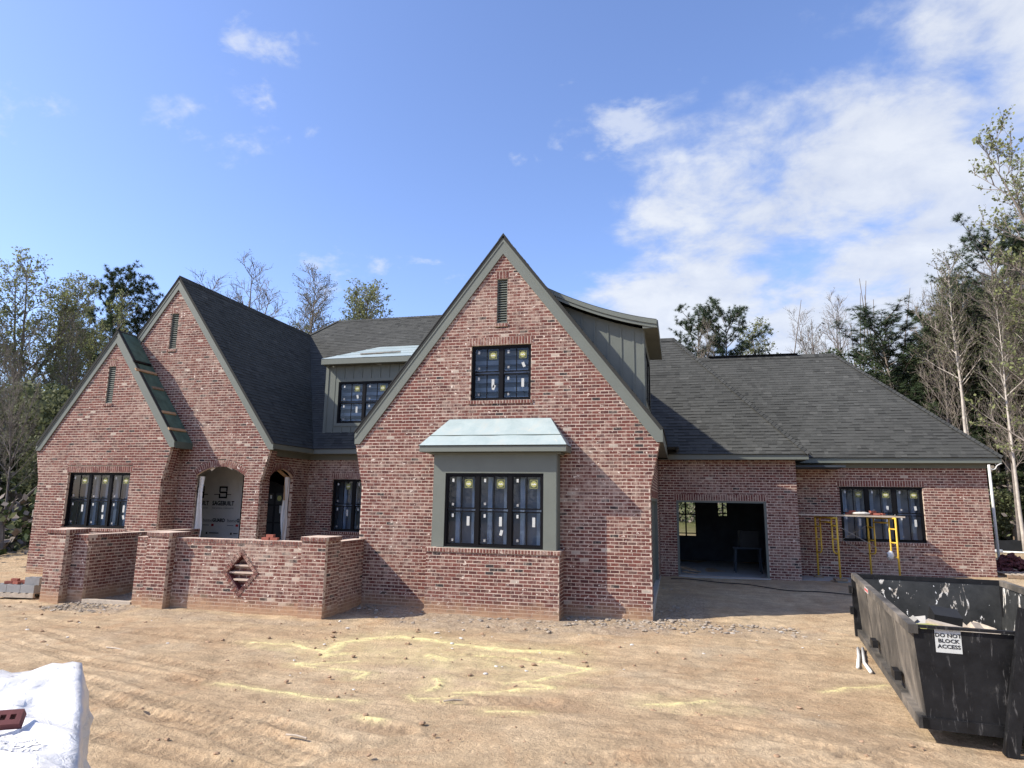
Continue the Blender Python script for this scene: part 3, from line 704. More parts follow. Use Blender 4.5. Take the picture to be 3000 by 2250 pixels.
def caps(a, b, n1, wd=0.13, name='ridge_cap', parent=None):
    """overlapping cap shingles bent over a ridge or hip line"""
    a = Vector(a); b = Vector(b); d = (b-a); ln = d.length; d.normalize(); s = d.cross(ZV).normalized(); up = s.cross(d).normalized()
    if up.z < 0: up = -up
    mb = MB(); k = 0; t = 0.0
    while t < ln:
        p = a+d*t; q = a+d*min(t+0.20, ln+0.03); ti = min(1, max(0, random.gauss(0.35, 0.15)))
        dr = n1
        for sg in (-1, 1):
            e0 = p+s*sg*wd-ZV*(wd*dr)+up*0.03; e1 = q+s*sg*wd-ZV*(wd*dr)+up*0.018
            mb.face([p+up*0.045, q+up*0.026, e1, e0] if sg > 0 else [e0, e1, q+up*0.026, p+up*0.045], ti)
        mb.face([p+up*0.045, p+s*wd-ZV*(wd*dr)+up*0.03, p+s*wd-ZV*(wd*dr)+up*0.012, p+up*0.02], 0.0)
        mb.face([p+up*0.045, p-s*wd-ZV*(wd*dr)+up*0.03, p-s*wd-ZV*(wd*dr)+up*0.012, p+up*0.02], 0.0)
        t += 0.15
    return mb.build(name, 'shingle', parent or house, kind='stuff')

# main roof
EH = 4.23; YEV = 20.66; MR = 27.55; MZ = 10.83
mainF = roof_plane([(-22.49, YEV, EH), (0.0, YEV, EH), (-6.9, MR, MZ), (-15.6, MR, MZ)])
roof_plane([(0.0, 34.4, EH), (-22.49, 34.4, EH), (-15.6, MR, MZ), (-6.9, MR, MZ)], False)
roof_plane([(-22.49, 34.4, EH), (-22.49, YEV, EH), (-15.6, MR, MZ)], False); roof_plane([(0.0, YEV, EH), (0.0, 34.4, EH), (-6.9, MR, MZ)], False)
caps((-15.6, MR, MZ), (-6.9, MR, MZ), 0.9); caps((-22.3, 20.85, 4.42), (-15.6, MR, MZ), 0.45)
# garage wing roof (C)
CE = 4.11; CR_ = 25.94; CZ = 8.86
roofC = roof_plane([(-5.0, 21.97, CE), (3.88, 21.97, CE), (-0.06, CR_, CZ), (-5.0, CR_, CZ)])
roof_plane([(3.88, 21.97, CE), (3.88, 29.9, CE), (-0.06, CR_, CZ)], False); roof_plane([(3.88, 29.9, CE), (-5.0, 29.9, CE), (-5.0, CR_, CZ), (-0.06, CR_, CZ)], False)
caps((3.88, 21.97, CE), (-0.06, CR_, CZ), 0.5); caps((-5, CR_, CZ), (-0.06, CR_, CZ), 1.0)
# right wing roof (D)
DE_ = 4.09; DR_ = 27.2; DZ = 8.29
roofD = roof_plane([(0.4, 23.46, DE_), (9.64, 23.46, DE_), (5.90, DR_, DZ), (0.4, DR_, DZ)])
roof_plane([(9.64, 23.46, DE_), (9.64, 30.94, DE_), (5.90, DR_, DZ)], True); roof_plane([(9.64, 30.94, DE_), (0.4, 30.94, DE_), (0.4, DR_, DZ), (5.90, DR_, DZ)], False)
caps((9.64, 23.46, DE_), (5.90, DR_, DZ), 0.5); caps((0.4, DR_, DZ), (5.90, DR_, DZ), 1.0)
mb = MB(); mb.box(1.25, 4.6, DR_-0.10, DR_+0.10, DZ+0.055, DZ+0.085); mb.build('ridge_vent', 'black_frame', house)
# front gable roof (A)
def gable_roof(cx, ap, s, hw_l, hw_r, y0, y1, right=True, left=True, shl=True, shr=True, matr='shingle'):
    if right: r = roof_plane([(cx+hw_r, y0, ap-s*hw_r), (cx+hw_r, y1, ap-s*hw_r), (cx, y1, ap), (cx, y0, ap)], shr, 0.07, matr)
    l = roof_plane([(cx-hw_l, y1, ap-s*hw_l), (cx-hw_l, y0, ap-s*hw_l), (cx, y0, ap), (cx, y1, ap)], shl, 0.07)
    return l
gable_roof(ACX, AAP+0.03, AS, 3.98, 3.98, 15.92, 26.3); caps((ACX, 15.92, AAP+0.03), (ACX, 26.2, AAP+0.03), 1.25)
gable_roof(ECX, EAP+0.03, ES, 4.16, 4.16, 18.29, 26.8); caps((ECX, 18.29, EAP+0.03), (ECX, 26.6, EAP+0.03), 1.3)
gable_roof(FCX, FAP+0.02, FS, 2.76, 2.68, 17.53, YE-0.01, right=False)
# bare green sheathing on the right slope of the small gable, with cleats nailed across
zr = lambda x: FAP+0.02-FS*(x-FCX)
mb = MB(); sv = Vector((1, 0, -FS)).normalized(); sn = Vector((FS, 0, 1)).normalized()
mb.prism([(FCX, 17.55, zr(FCX)), (FCX+2.70, 17.55, zr(FCX+2.70)), (FCX+2.70, YE-0.012, zr(FCX+2.70)), (FCX, YE-0.012, zr(FCX))], -sn*0.05)
shF = mb.build('roof', 'sheathing', house); shF['label'] = 'bare green sheathing on the right slope of the small front gable'
for fx, y0, y1, mt in ((0.80, 17.5, 18.25, 'black_frame'), (1.02, 17.40, 18.30, 'wood'), (1.42, 17.75, 18.25, 'old_wood'), (2.02, 17.62, 18.22, 'wood'), (2.42, 17.52, 18.28, 'wood')):
    p = Vector((FCX+fx, 0, zr(FCX+fx)+0.0)); mb = MB(); c = p+sn*0.022; mb.obox(Vector((c.x, (y0+y1)/2, c.z)), Vector((0, (y1-y0)/2, 0)), sv*0.045, sn*0.02); mb.build('cleat', mt, shF)
def finish_shingles(limit=300):
    def wt(r):
        c = (r[1]+r[3])/2; d = c-CAM
        vis = r[5].dot(-d.normalized())
        if vis < 0.05 or c.y < 20: return 0
        return vis*((r[2]-r[1]).length+(r[3]-r[4]).length)/d.length_squared*(1 if (c.x > -0.3 and c.z < 7) else 0.2)
    order = sorted(range(len(SHING)), key=lambda i: -wt(SHING[i])); pick = set(order[:limit]); rest = {}; unit = []
    for k in range(12):
        mb = MB(); t = k/12+0.04
        mb.face([(0, 0, 0.022), (1, 0, 0.022), (1, 1, 0.004), (0, 1, 0.004)], t); mb.face([(0, 0, 0), (1, 0, 0), (1, 0, 0.022), (0, 0, 0.022)], 0.0)
        mb.face([(0, 0, 0), (0, 0, 0.012), (0, 1, 0.004), (0, 1, 0)], 0.0); mb.face([(1, 0, 0.012), (1, 0, 0), (1, 1, 0), (1, 1, 0.004)], 0.0); unit.append((t, mb.mesh('shingle', 'shingle')))
    for i, (o, a, b, c, d, n, t) in enumerate(SHING):
        if i in pick and (b-a).length > 0.05 and abs((b-a).length-(c-d).length) < 0.004:
            me = min(unit, key=lambda q: abs(q[0]-t))[1]; s = bpy.data.objects.new('shingle', me); link(s, o)
            M = Matrix(((b-a), (d-a)+n*0.006, n)).transposed().to_4x4(); M.translation = a-n*0.022; s.matrix_basis = M
        else:
            mb = rest.setdefault(o.name, (o, MB()))[1]; mb.face([a, b, c, d], t); mb.face([a-n*0.018, b-n*0.018, b, a], 0.0)
    for o, mb in rest.values(): mb.build('shingles', 'shingle', o, kind='stuff')

# ------------------------------------------------------------------ rake boards, fascias, soffits
def rake(cx, ap, s, hw, side, y0, y1, width, drop=0.30, mat='paint_green'):
    k = math.sqrt(1+s*s); wv = width*k; xe = cx+side*hw; ze = ap-s*hw; zb = ze-drop
    hwi = (ap-wv-zb)/s; xi = cx+side*hwi
    poly = [(cx, y0, ap), (xe, y0, ze), (xe, y0, zb), (xi, y0, zb), (cx, y0, ap-wv)]
    mb = MB(); mb.prism(poly, (0, y1-y0, 0)); r = mb.build('rake_board', mat, house)
    mb = MB(); w2 = 0.10*k
    mb.prism([(cx, y0-0.014, ap), (xe, y0-0.014, ze), (xe, y0-0.014, ze-w2*0.9), (cx, y0-0.014, ap-w2)], (0, 0.0135, 0)); mb.build('rake_trim', mat, r)
    mb = MB(); mb.prism([(cx, y0-0.03, ap+0.045), (xe+side*0.02, y0-0.03, ze+0.02), (xe+side*0.02, y0-0.03, ze-0.005), (cx, y0-0.03, ap+0.002)], (0, 0.12, 0), 0.05); mb.build('roof_edge', 'shingle', r)
for sd in (-1, 1):
    rake(ACX, AAP, AS, 3.975, sd, YA-0.040, YA+0.02, 0.30)
    rake(ECX, EAP, ES, 4.15, sd, YE-0.040, YE+0.02, 0.25, 0.19)
    rake(FCX, FAP, FS, 2.68 if sd > 0 else 2.75, sd, YF-0.040, YF+0.02, 0.25, 0.19)
def boxpart(name, mat, *b, parent=None):
    mb = MB(); mb.box(*b); return mb.build(name, mat, parent or house)
boxpart('fascia', 'paint_green', -12.36, -12.325, YE+0.021, 20.70, 4.05, 4.205)
boxpart('soffit', 'soffit_paint', -12.73, -12.361, YE+0.42, 21.14, 4.055, 4.075)
boxpart('fascia', 'paint_green', -12.36, -8.31, 20.672, 20.70, 4.05, 4.205)
boxpart('soffit', 'soffit_paint', -12.729, -8.05, 20.701, 21.14, 4.05, 4.07)
boxpart('frieze_board', 'soffit_paint', -12.7, -8.06, 21.10, 21.132, 3.86, 4.049)
boxpart('frieze_board', 'soffit_paint', -12.722, -12.69, YE+0.43, 21.09, 3.86, 4.054)
boxpart('fascia', 'paint_green', -0.385, -0.36, YA+0.021, 22.0, 3.98, 4.25)
boxpart('soffit', 'soffit_paint', -0.68, -0.386, YA+0.42, 22.0, 3.985, 4.0)
boxpart('fascia', 'paint_green', -8.31, -8.285, YA+0.021, 20.67, 3.98, 4.25)
boxpart('fascia', 'paint_green', -0.359, 3.86, 22.0, 22.03, 3.93, 4.085)
boxpart('soffit', 'soffit_paint', -0.66, 3.83, 22.031, 22.40, 3.935, 3.95)
boxpart('fascia', 'paint_green', 3.831, 3.86, 22.031, 23.49, 3.93, 4.085)
boxpart('soffit', 'soffit_paint', 3.53, 3.83, 22.401, 23.49, 3.936, 3.951)
boxpart('fascia', 'paint_green', 3.78, 9.62, 23.491, 23.52, 3.91, 4.065)
boxpart('soffit', 'soffit_paint', 3.53, 9.59, 23.521, 23.90, 3.915, 3.93)
boxpart('frieze_board', 'soffit_paint', 3.56, 9.33, 23.86, 23.892, 3.76, 3.914)
boxpart('fascia', 'paint_green', 9.591, 9.62, 23.521, 30.9, 3.91, 4.065)
boxpart('fascia', 'paint_dark_green', -15.36, -15.325, YF+0.021, YE-0.004, 4.03, 4.235)
boxpart('soffit', 'soffit_paint', -15.74, -15.361, YF+0.38, YE-0.004, 4.04, 4.055)

# ------------------------------------------------------------------ windows
PANE = {}
def window(x0, x1, z0, z1, y, units, studs='v', seed=0, recess=0.07, label=None, muntin=True, sticker=True, room=0.62):
    R_ = random.Random(seed); yf = y+recess; d = 0.055
    mb = MB(); mb.box(x0, x1, yf, yf+0.09, z1-d, z1-0.002); mb.box(x0, x1, yf, yf+0.09, z0+0.002, z0+d); mb.box(x0, x0+d, yf, yf+0.09, z0+d, z1-d); mb.box(x1-d, x1, yf, yf+0.09, z0+d, z1-d)
    wn = mb.build('window', 'black_frame', house)
    if label: wn['label'] = label
    def sub(name, mat, *b):
        mb = MB(); mb.box(*b); return mb.build(name, mat, wn)
    xs0, xs1 = x0+d, x1-d; ml = 0.095; uw = (xs1-xs0-ml*(units-1))/units; zm = (z0+z1)/2; s = 0.032
    for k in range(units):
        a = xs0+k*(uw+ml); b = a+uw
        if k: sub('mullion', 'black_frame', a-ml, a, yf+0.006, yf+0.09, z0+d, z1-d)
        for (za, zb, yo) in ((zm+0.022, z1-d, 0.018), (z0+d, zm-0.022, 0.040)):
            mb = MB(); ya, yb = yf+yo, yf+yo+0.03
            mb.box(a, a+s, ya, yb, za, zb); mb.box(b-s, b, ya, yb, za, zb); mb.box(a+s, b-s, ya, yb, zb-s, zb); mb.box(a+s, b-s, ya, yb, za, za+s); mb.build('sash', 'black_frame', wn)
            xm = (a+b)/2
            sub('muntin', 'black_frame', xm-0.011, xm+0.011, ya+0.002, yb-0.004, za+s, zb-s)
            for (pa, pb) in ((a+s, xm-0.011), (xm+0.011, b-s)):
                mb = MB(); mb.face([(pa, ya+0.014, za+s), (pb, ya+0.014, za+s), (pb, ya+0.014, zb-s), (pa, ya+0.014, zb-s)]); mb.build('pane', 'glass', wn)
            if sticker:
                up = za > zm; yst = ya+0.011; cell = xm-a-s
                def st(cx, cz, w_, h_, mt='white_label', rot=0.0):
                    mb = MB(); ux = Vector((math.cos(rot), 0, math.sin(rot))); uz = Vector((-math.sin(rot), 0, math.cos(rot))); c = Vector((cx, yst, cz))
                    mb.obox(c, ux*(w_/2), Vector((0, 0.0012, 0)), uz*(h_/2)); mb.build('sticker', mt, wn)
                st(a+s+cell*0.30, zb-s-0.085, 0.05, 0.08)
                st(a+s+cell*0.32, za+s+0.075+R_.uniform(-0.01, 0.02), 0.05, 0.06, 'block', R_.uniform(-0.2, 0.2))
                if up:
                    mb = MB(); cx = xm+0.011+(b-s-xm-0.011)*0.50; cz = zb-s-0.165; q = 0.092
                    mb.box(cx-q, cx+q, yst-0.002, yst, cz-q*1.08, cz+q*1.08, 0.5, 0)
                    i = len(mb.v); n = 20; rr = 0.074
                    mb.face([(cx+rr*math.cos(-2*math.pi*j/n), yst-0.004, cz+rr*math.sin(-2*math.pi*j/n)) for j in range(n)], 0.5, 1)
                    for jx in (-1, 1):
                        mb.box(cx+jx*q-0.004, cx+jx*q+0.004, yst-0.004, yst-0.002, cz-q*1.08, cz+q*1.08, 0.5, 1)
                        mb.box(cx-q, cx+q, yst-0.004, yst-0.002, cz+jx*q*1.05-0.004, cz+jx*q*1.05+0.004, 0.5, 1)
                    lb = mb.build('sticker', ['label_dark', 'yellow_label'], wn)
                    lettering('Pella', 0.055, (cx, yst-0.006, cz-0.004), (1, 0, 0.12), (-0.12, 0, 1), 'label_dark', wn, 0.001)
                else:
                    cx = xm+0.011+(b-s-xm-0.011)*0.5; st(cx, zb-s-0.21, 0.07, 0.22)
                if R_.random() < 0.3: st(xm+0.011+cell*0.55, zm+0.2 if up else z0+0.35, 0.07, 0.13, 'white_label', R_.uniform(-0.4, 0.4))
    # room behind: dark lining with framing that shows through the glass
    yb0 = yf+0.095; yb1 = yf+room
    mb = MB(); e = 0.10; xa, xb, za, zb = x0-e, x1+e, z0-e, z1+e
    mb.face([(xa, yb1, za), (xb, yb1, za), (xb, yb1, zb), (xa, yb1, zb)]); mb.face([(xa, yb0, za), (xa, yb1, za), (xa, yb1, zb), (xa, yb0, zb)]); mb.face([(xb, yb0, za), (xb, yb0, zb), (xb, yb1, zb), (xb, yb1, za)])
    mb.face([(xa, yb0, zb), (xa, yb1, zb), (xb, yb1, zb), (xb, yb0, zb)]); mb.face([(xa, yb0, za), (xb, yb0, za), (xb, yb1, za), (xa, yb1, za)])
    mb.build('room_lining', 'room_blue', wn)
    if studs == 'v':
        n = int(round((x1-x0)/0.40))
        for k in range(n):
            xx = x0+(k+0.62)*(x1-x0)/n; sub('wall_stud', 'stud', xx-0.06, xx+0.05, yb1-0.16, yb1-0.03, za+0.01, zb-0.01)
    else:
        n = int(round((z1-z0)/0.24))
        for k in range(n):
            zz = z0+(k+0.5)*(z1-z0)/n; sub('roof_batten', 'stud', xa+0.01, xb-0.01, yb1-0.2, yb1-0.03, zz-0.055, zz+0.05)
    return wn
window(*winT, YA, 2, 'h', 3, label='upper window of the front gable')
window(-5.56, -3.117, 1.446, 3.195, 15.45, 3, 'v', 4, 0.035, label='triple bay window', room=0.42)
window(*winF, YF, 3, 'v', 5, 0.09, label='triple window of the small left gable')
window(*winH, YH, 3, 'v', 6, label='window in the recess beside the porch')
window(*winD, YD, 3, 'v', 7, label='triple window behind the scaffold')

# gable vents
def vent(x0, x1, z0, z1, y, n):
    mb = MB(); d = 0.022; yf = y+0.035
    mb.box(x0, x0+d, yf, yf+0.06, z0, z1); mb.box(x1-d, x1, yf, yf+0.06, z0, z1); mb.box(x0+d, x1-d, yf, yf+0.06, z1-d, z1); mb.box(x0+d, x1-d, yf, yf+0.06, z0, z0+d); mb.box(x0, x1, yf+0.065, yf+0.07, z0, z1, 0.5, 1)
    v = mb.build('gable_vent', ['paint_green', 'black_frame'], house); st = (z1-z0-2*d)/n
    me = None
    for k in range(n):
        zz = z0+d+(k+0.5)*st
        mb = MB(); mb.obox(Vector(((x0+x1)/2, yf+0.028, zz)), Vector(((x1-x0)/2-d, 0, 0)), Vector((0, 0.026, 0.026)), Vector((0, -0.004, 0.004))); mb.build('slat', 'paint_green', v)
vent(*ventA, YA, 18); vent(*ventE, YE, 18); vent(*ventF, YF, 18)

# ------------------------------------------------------------------ bay upper part
bx0, bx1 = -5.87, -2.81
mb = MB()
mb.box(bx0, -5.56, 15.45, 15.53, 1.432, 3.70); mb.box(-3.117, bx1, 15.45, 15.53, 1.432, 3.70); mb.box(-5.56, -3.117, 15.45, 15.53, 3.197, 3.70); mb.box(-5.56, -3.117, 15.455, 15.53, 1.432, 1.445)
mb.box(bx1-0.05, bx1, 15.53, YA-0.01, 1.432, 3.70); mb.box(bx0, bx0+0.05, 15.53, YA-0.01, 1.432, 3.70)
bt = mb.build('bay_surround', 'paint_green', house)
mb = MB(); mb.box(bx1+0.001, bx1+0.02, 15.46, 15.55, 1.434, 3.69); mb.box(-5.98, -2.70, 15.40, YA-0.01, 3.655, 3.69); mb.build('bay_trim', 'paint_green', bt)
mb = MB(); mb.box(-6.17, -2.54, 15.20, 15.225, 3.70, 3.845); mb.box(-2.565, -2.54, 15.226, YA-0.008, 3.70, 3.845); mb.box(-6.17, -6.145, 15.226, YA-0.008, 3.70, 3.845); mb.box(-6.144, -2.566, 15.226, YA-0.008, 3.705, 3.72)
mb.build('bay_fascia', 'paint_green', bt)
def sheet(pts, nu, nv, amp, seed, thick=0.012):
    """bilinear patch with small sags and puckers"""
    P = [Vector(p) for p in pts]; nrm = (P[1]-P[0]).cross(P[3]-P[0]).normalized(); mb = MB(); r = random.Random(seed)
    ph = [(r.uniform(2, 9), r.uniform(1, 5), r.uniform(0, 6.28), r.uniform(0.4, 1)) for _ in range(7)]
    V_ = []
    for i in range(nu+1):
        for j in range(nv+1):
            u = i/nu; v = j/nv; p = (P[0]*(1-u)+P[1]*u)*(1-v)+(P[3]*(1-u)+P[2]*u)*v
            ed = min(1, 6*min(u, 1-u, v, 1-v)+0.15)
            h = sum(c*math.sin(a*u*3.1+b*v*3.1+f) for a, b, f, c in ph)/4*amp*ed
            V_.append(tuple(p+nrm*h))
    mb.v = V_
    for i in range(nu):
        for j in range(nv):
            a = i*(nv+1)+j; mb.f.append((a, a+nv+1, a+nv+2, a+1)); mb.t.append(0.5); mb.mi.append(0)
    return mb
zr0, zr1, zt_ = 3.85, 4.58, 15.185
roofB = sheet([(-6.19, zt_, zr0), (-2.52, zt_, zr0), (-3.05, YA-0.012, zr1), (-5.68, YA-0.012, zr1)], 40, 14, 0.012, 3).build('bay_roof', 'membrane', house, True)
roofB['label'] = 'pale blue-green underlayment sheet over the bay window roof'
sheet([(-2.52, zt_, zr0), (-2.52, YA-0.012, zr0), (-3.05, YA-0.012, zr1), (-3.05, YA-0.013, zr1)], 8, 8, 0.008, 5).build('hip_sheet', 'membrane', roofB, True)
sheet([(-6.19, YA-0.012, zr0), (-6.19, zt_, zr0), (-5.68, YA-0.013, zr1), (-5.68, YA-0.012, zr1)], 8, 8, 0.008, 6).build('hip_sheet', 'membrane', roofB, True)
pl = lambda v: (zt_+(YA-0.012-zt_)*v, zr0+(zr1-zr0)*v)
y_, z_ = pl(0.36); lx = -6.19+0.51*0.36; rx = -2.52-0.53*0.36
mb = MB(); nrm = Vector((0, -0.68, 0.73)); c = Vector(((lx+rx)/2, y_, z_))+nrm*0.008; mb.obox(c, Vector(((rx-lx)/2, 0, 0)), Vector((0, 0.006, 0.0056)), nrm*0.004); mb.build('lap_seam', 'paint_dark_green', roofB)
mb = MB(); mb.box(-6.2, -2.51, 15.178, 15.19, 3.838, 3.856); mb.build('drip_edge', 'black_frame', roofB)

# ------------------------------------------------------------------ dormers
def batten_wall(y, x0, x1, zb, zt, nb, hole, name, xb=None):
    """board-and-batten front, zb/zt functions of x; hole (x0,x1,z0,z1) or None"""
    mb = MB(); n = 24
    edges = sorted(set([x0+(x1-x0)*k/n for k in range(n+1)]+([hole[0], hole[1]] if hole else [])))
    for a, b in zip(edges[:-1], edges[1:]):
        if hole and a >= hole[0]-1e-6 and b <= hole[1]+1e-6:
            rng_ = [((zb(a), zb(b)), (hole[2], hole[2])), ((hole[3], hole[3]), (zt(a), zt(b)))]
        else: rng_ = [((zb(a), zb(b)), (zt(a), zt(b)))]
        for (l0, l1), (t0, t1) in rng_:
            if t0 <= l0 and t1 <= l1: continue
            mb.hexa([(a, y, l0), (b, y, l1), (b, y+0.03, l1), (a, y+0.03, l0), (a, y, t0), (b, y, t1), (b, y+0.03, t1), (a, y+0.03, t0)])
    o = mb.build(name, 'paint_green', house)
    for k in range(nb+1):
        xx = x0+(x1-x0)*k/nb if xb is None else xb[k]
        segs = [(zb(xx), zt(xx))]
        if hole and hole[0]-0.12 < xx < hole[1]+0.12: segs = [(zb(xx), hole[2]-0.10), (hole[3]+0.10, zt(xx))]
        for a, b in segs:
            if b-a > 0.03: boxpart('batten', 'paint_green', xx-0.022, xx+0.022, y-0.02, y-0.0005, a, b, parent=o)
    return o
# shed dormer on the main roof
YL = 21.30; lz = EH+(MZ-EH)/(MR-YEV)*(YL-YEV); winL = (-11.84, -8.85, 5.18, 6.675)
dL = batten_wall(YL, -12.356, -8.15, lambda x: lz-0.1, lambda x: 7.27, 12, winL, 'dormer_wall')
boxpart('corner_board', 'paint_green', -12.37, -12.26, YL-0.024, YL-0.021, lz-0.1, 7.27, parent=dL)
mb = MB(); d = 0.11
for b in ((winL[0]-d, winL[0], winL[2]-d, winL[3]+d), (winL[1], winL[1]+d, winL[2]-d, winL[3]+d), (winL[0], winL[1], winL[3], winL[3]+d), (winL[0], winL[1], winL[2]-d, winL[2])): mb.box(b[0], b[1], YL-0.03, YL-0.0215, b[2], b[3])
mb.build('casing', 'paint_green', dL)
sl = lambda y: EH+(MZ-EH)/(MR-YEV)*(y-YEV)
mb = MB(); mb.face([(-12.35, YL+0.03, sl(YL)-0.1), (-12.35, YL+0.03, 7.27), (-12.35, 25.6, 8.75), ]); mb.face([(-8.15, YL+0.03, sl(YL)-0.1), (-8.15, YL+0.03, 7.27), (-8.15, 25.6, 8.75)]); mb.build('cheek', 'paint_green', dL)
window(*winL, YL, 3, 'h', 8, 0.0, label='dormer window above the recess')
boxpart('fascia', 'paint_green', -12.40, -8.1, 20.93, 20.96, 7.27, 7.465)
boxpart('soffit', 'soffit_paint', -12.38, -8.1, 20.961, YL-0.03, 7.275, 7.29)
boxpart('fascia', 'paint_green', -12.40, -12.375, 20.961, 21.5, 7.27, 7.465)
rl = sheet([(-12.41, 20.92, 7.475), (-8.1, 20.92, 7.475), (-8.1, 25.78, 9.05), (-12.41, 25.78, 9.05)], 24, 16, 0.016, 9).build('dormer_roof', 'membrane', house, True)
rl['label'] = 'pale blue-green underlayment sheet over the shed dormer roof'
for v in (0.22, 0.45, 0.7):
    mb = MB(); mb.box(-12.40, -8.1, 20.92+4.86*v-0.008, 20.92+4.86*v+0.008, 7.475+1.575*v+0.008, 7.475+1.575*v+0.02); mb.build('lap_seam', 'membrane', rl)
mb = MB(); mb.bar((-11.3, 21.75, 7.79), (-9.9, 22.2, 7.93), 0.09, 0.04); mb.build('cleat', 'grey_wood', rl)

# side dormer with a swept roof on the right slope of the front gable
YR = 16.60; xr = -0.775
asl = lambda x: AAP-AS*(x-ACX)
# swept roof profile (x, z of the upper surface)
def prof(x):
    t = (x+2.98)/(2.98-0.445); return 8.02 - 0.93*t - 0.32*t*(1-t)*1.0 - 0.0*t
PX = [-3.35+(3.35-0.445)*k/14 for k in range(15)]
PZ = []
for x in PX:
    t = (x+3.35)/(3.35-0.445); PZ.append(8.10*(1-t)**2+2*t*(1-t)*7.30+7.03*t*t)
def pz(x): return float(np.interp(x, PX, PZ))
dR = batten_wall(YR, -3.2, xr, lambda x: asl(x)-0.15, lambda x: pz(x)-0.205, 0, None, 'dormer_wall', xb=[xr-0.025])
for xx in (-2.68, -2.35, -2.02, -1.69, -1.36, -1.05):
    boxpart('batten', 'paint_green', xx-0.024, xx+0.024, YR-0.02, YR-0.0005, asl(xx)-0.1, pz(xx)-0.30, parent=dR)
Y2 = 19.9
def strip(off0, off1, y0, y1, name, mat, xs=PX, parent=None, x0=None):
    mb = MB()
    X_ = [x for x in xs if x0 is None or x >= x0]
    for a, b in zip(X_[:-1], X_[1:]):
        mb.hexa([(a, y0, pz(a)+off0), (b, y0, pz(b)+off0), (b, y1, pz(b)+off0), (a, y1, pz(a)+off0), (a, y0, pz(a)+off1), (b, y0, pz(b)+off1), (b, y1, pz(b)+off1), (a, y1, pz(a)+off1)], 0.3)
    return mb.build(name, mat, parent or house)
YQ = YR-0.30
rr = strip(-0.10, 0.0, YQ, Y2+0.25, 'dormer_roof', 'shingle'); rr['label'] = 'swept shingle roof of the side dormer'
strip(0.001, 0.016, YQ-0.03, Y2+0.27, 'shingle_layer', 'shingle', parent=rr)
strip(-0.20, -0.002, YQ-0.022, YQ-0.0005, 'rake_trim', 'paint_green', parent=rr)
strip(-0.115, -0.006, YQ-0.05, YQ-0.0225, 'rake_trim', 'paint_green', parent=rr)
mb = MB(); xe = PX[-1]; mb.box(xe, xe+0.03, YQ, Y2+0.25, pz(xe)-0.20, pz(xe)-0.003); mb.build('fascia', 'paint_green', rr)
mb = MB(); mb.box(xr, xe, YQ, Y2+0.25, pz(xe)-0.20, pz(xe)-0.185); mb.box(xr-0.02, xe, YQ-0.0005, YQ+0.02, pz(xe)-0.20, pz(xe)-0.05); mb.build('soffit', 'soffit_paint', rr)
mb = MB(); yw0, yw1, zw0, zw1 = 17.0, 19.4, 5.15, 6.50
mb.box(xr-0.03, xr, YR+0.031, yw0, 4.4, 6.86); mb.box(xr-0.03, xr, yw1, Y2, 4.4, 6.86); mb.box(xr-0.03, xr, yw0, yw1, zw1, 6.86); mb.box(xr-0.03, xr, yw0, yw1, 4.4, zw0); mb.build('cheek', 'paint_green', dR)
mb = MB(); mb.box(xr+0.001, xr+0.02, YR+0.001, YR+0.10, 4.6, 6.84); mb.build('corner_board', 'paint_green', dR)
mb = MB(); mb.box(xr-0.02, xr+0.015, yw0, yw0+0.06, zw0, zw1); mb.box(xr-0.02, xr+0.015, yw1-0.06, yw1, zw0, zw1); mb.box(xr-0.02, xr+0.015, yw0+0.06, yw1-0.06, zw1-0.06, zw1); mb.box(xr-0.02, xr+0.015, yw0+0.06, yw1-0.06, zw0, zw0+0.06); mb.box(xr-0.02, xr+0.012, 18.16, 18.24, zw0+0.06, zw1-0.06)
ws = mb.build('window', 'black_frame', house); ws['label'] = 'window in the side of the swept dormer'
mb = MB(); mb.face([(xr-0.005, yw0+0.06, zw0+0.06), (xr-0.005, 18.16, zw0+0.06), (xr-0.005, 18.16, zw1-0.06), (xr-0.005, yw0+0.06, zw1-0.06)]); mb.build('pane', 'glass', ws)
mb = MB(); mb.face([(xr-0.005, 18.24, zw0+0.06), (xr-0.005, yw1-0.06, zw0+0.06), (xr-0.005, yw1-0.06, zw1-0.06), (xr-0.005, 18.24, zw1-0.06)]); mb.build('pane', 'glass', ws)
mb = MB(); mb.face([(xr-0.4, yw0-0.1, zw0-0.1), (xr-0.4, yw1+0.1, zw0-0.1), (xr-0.4, yw1+0.1, zw1+0.1), (xr-0.4, yw0-0.1, zw1+0.1)]); mb.build('room_lining', 'room_dark', ws)
finish_shingles()

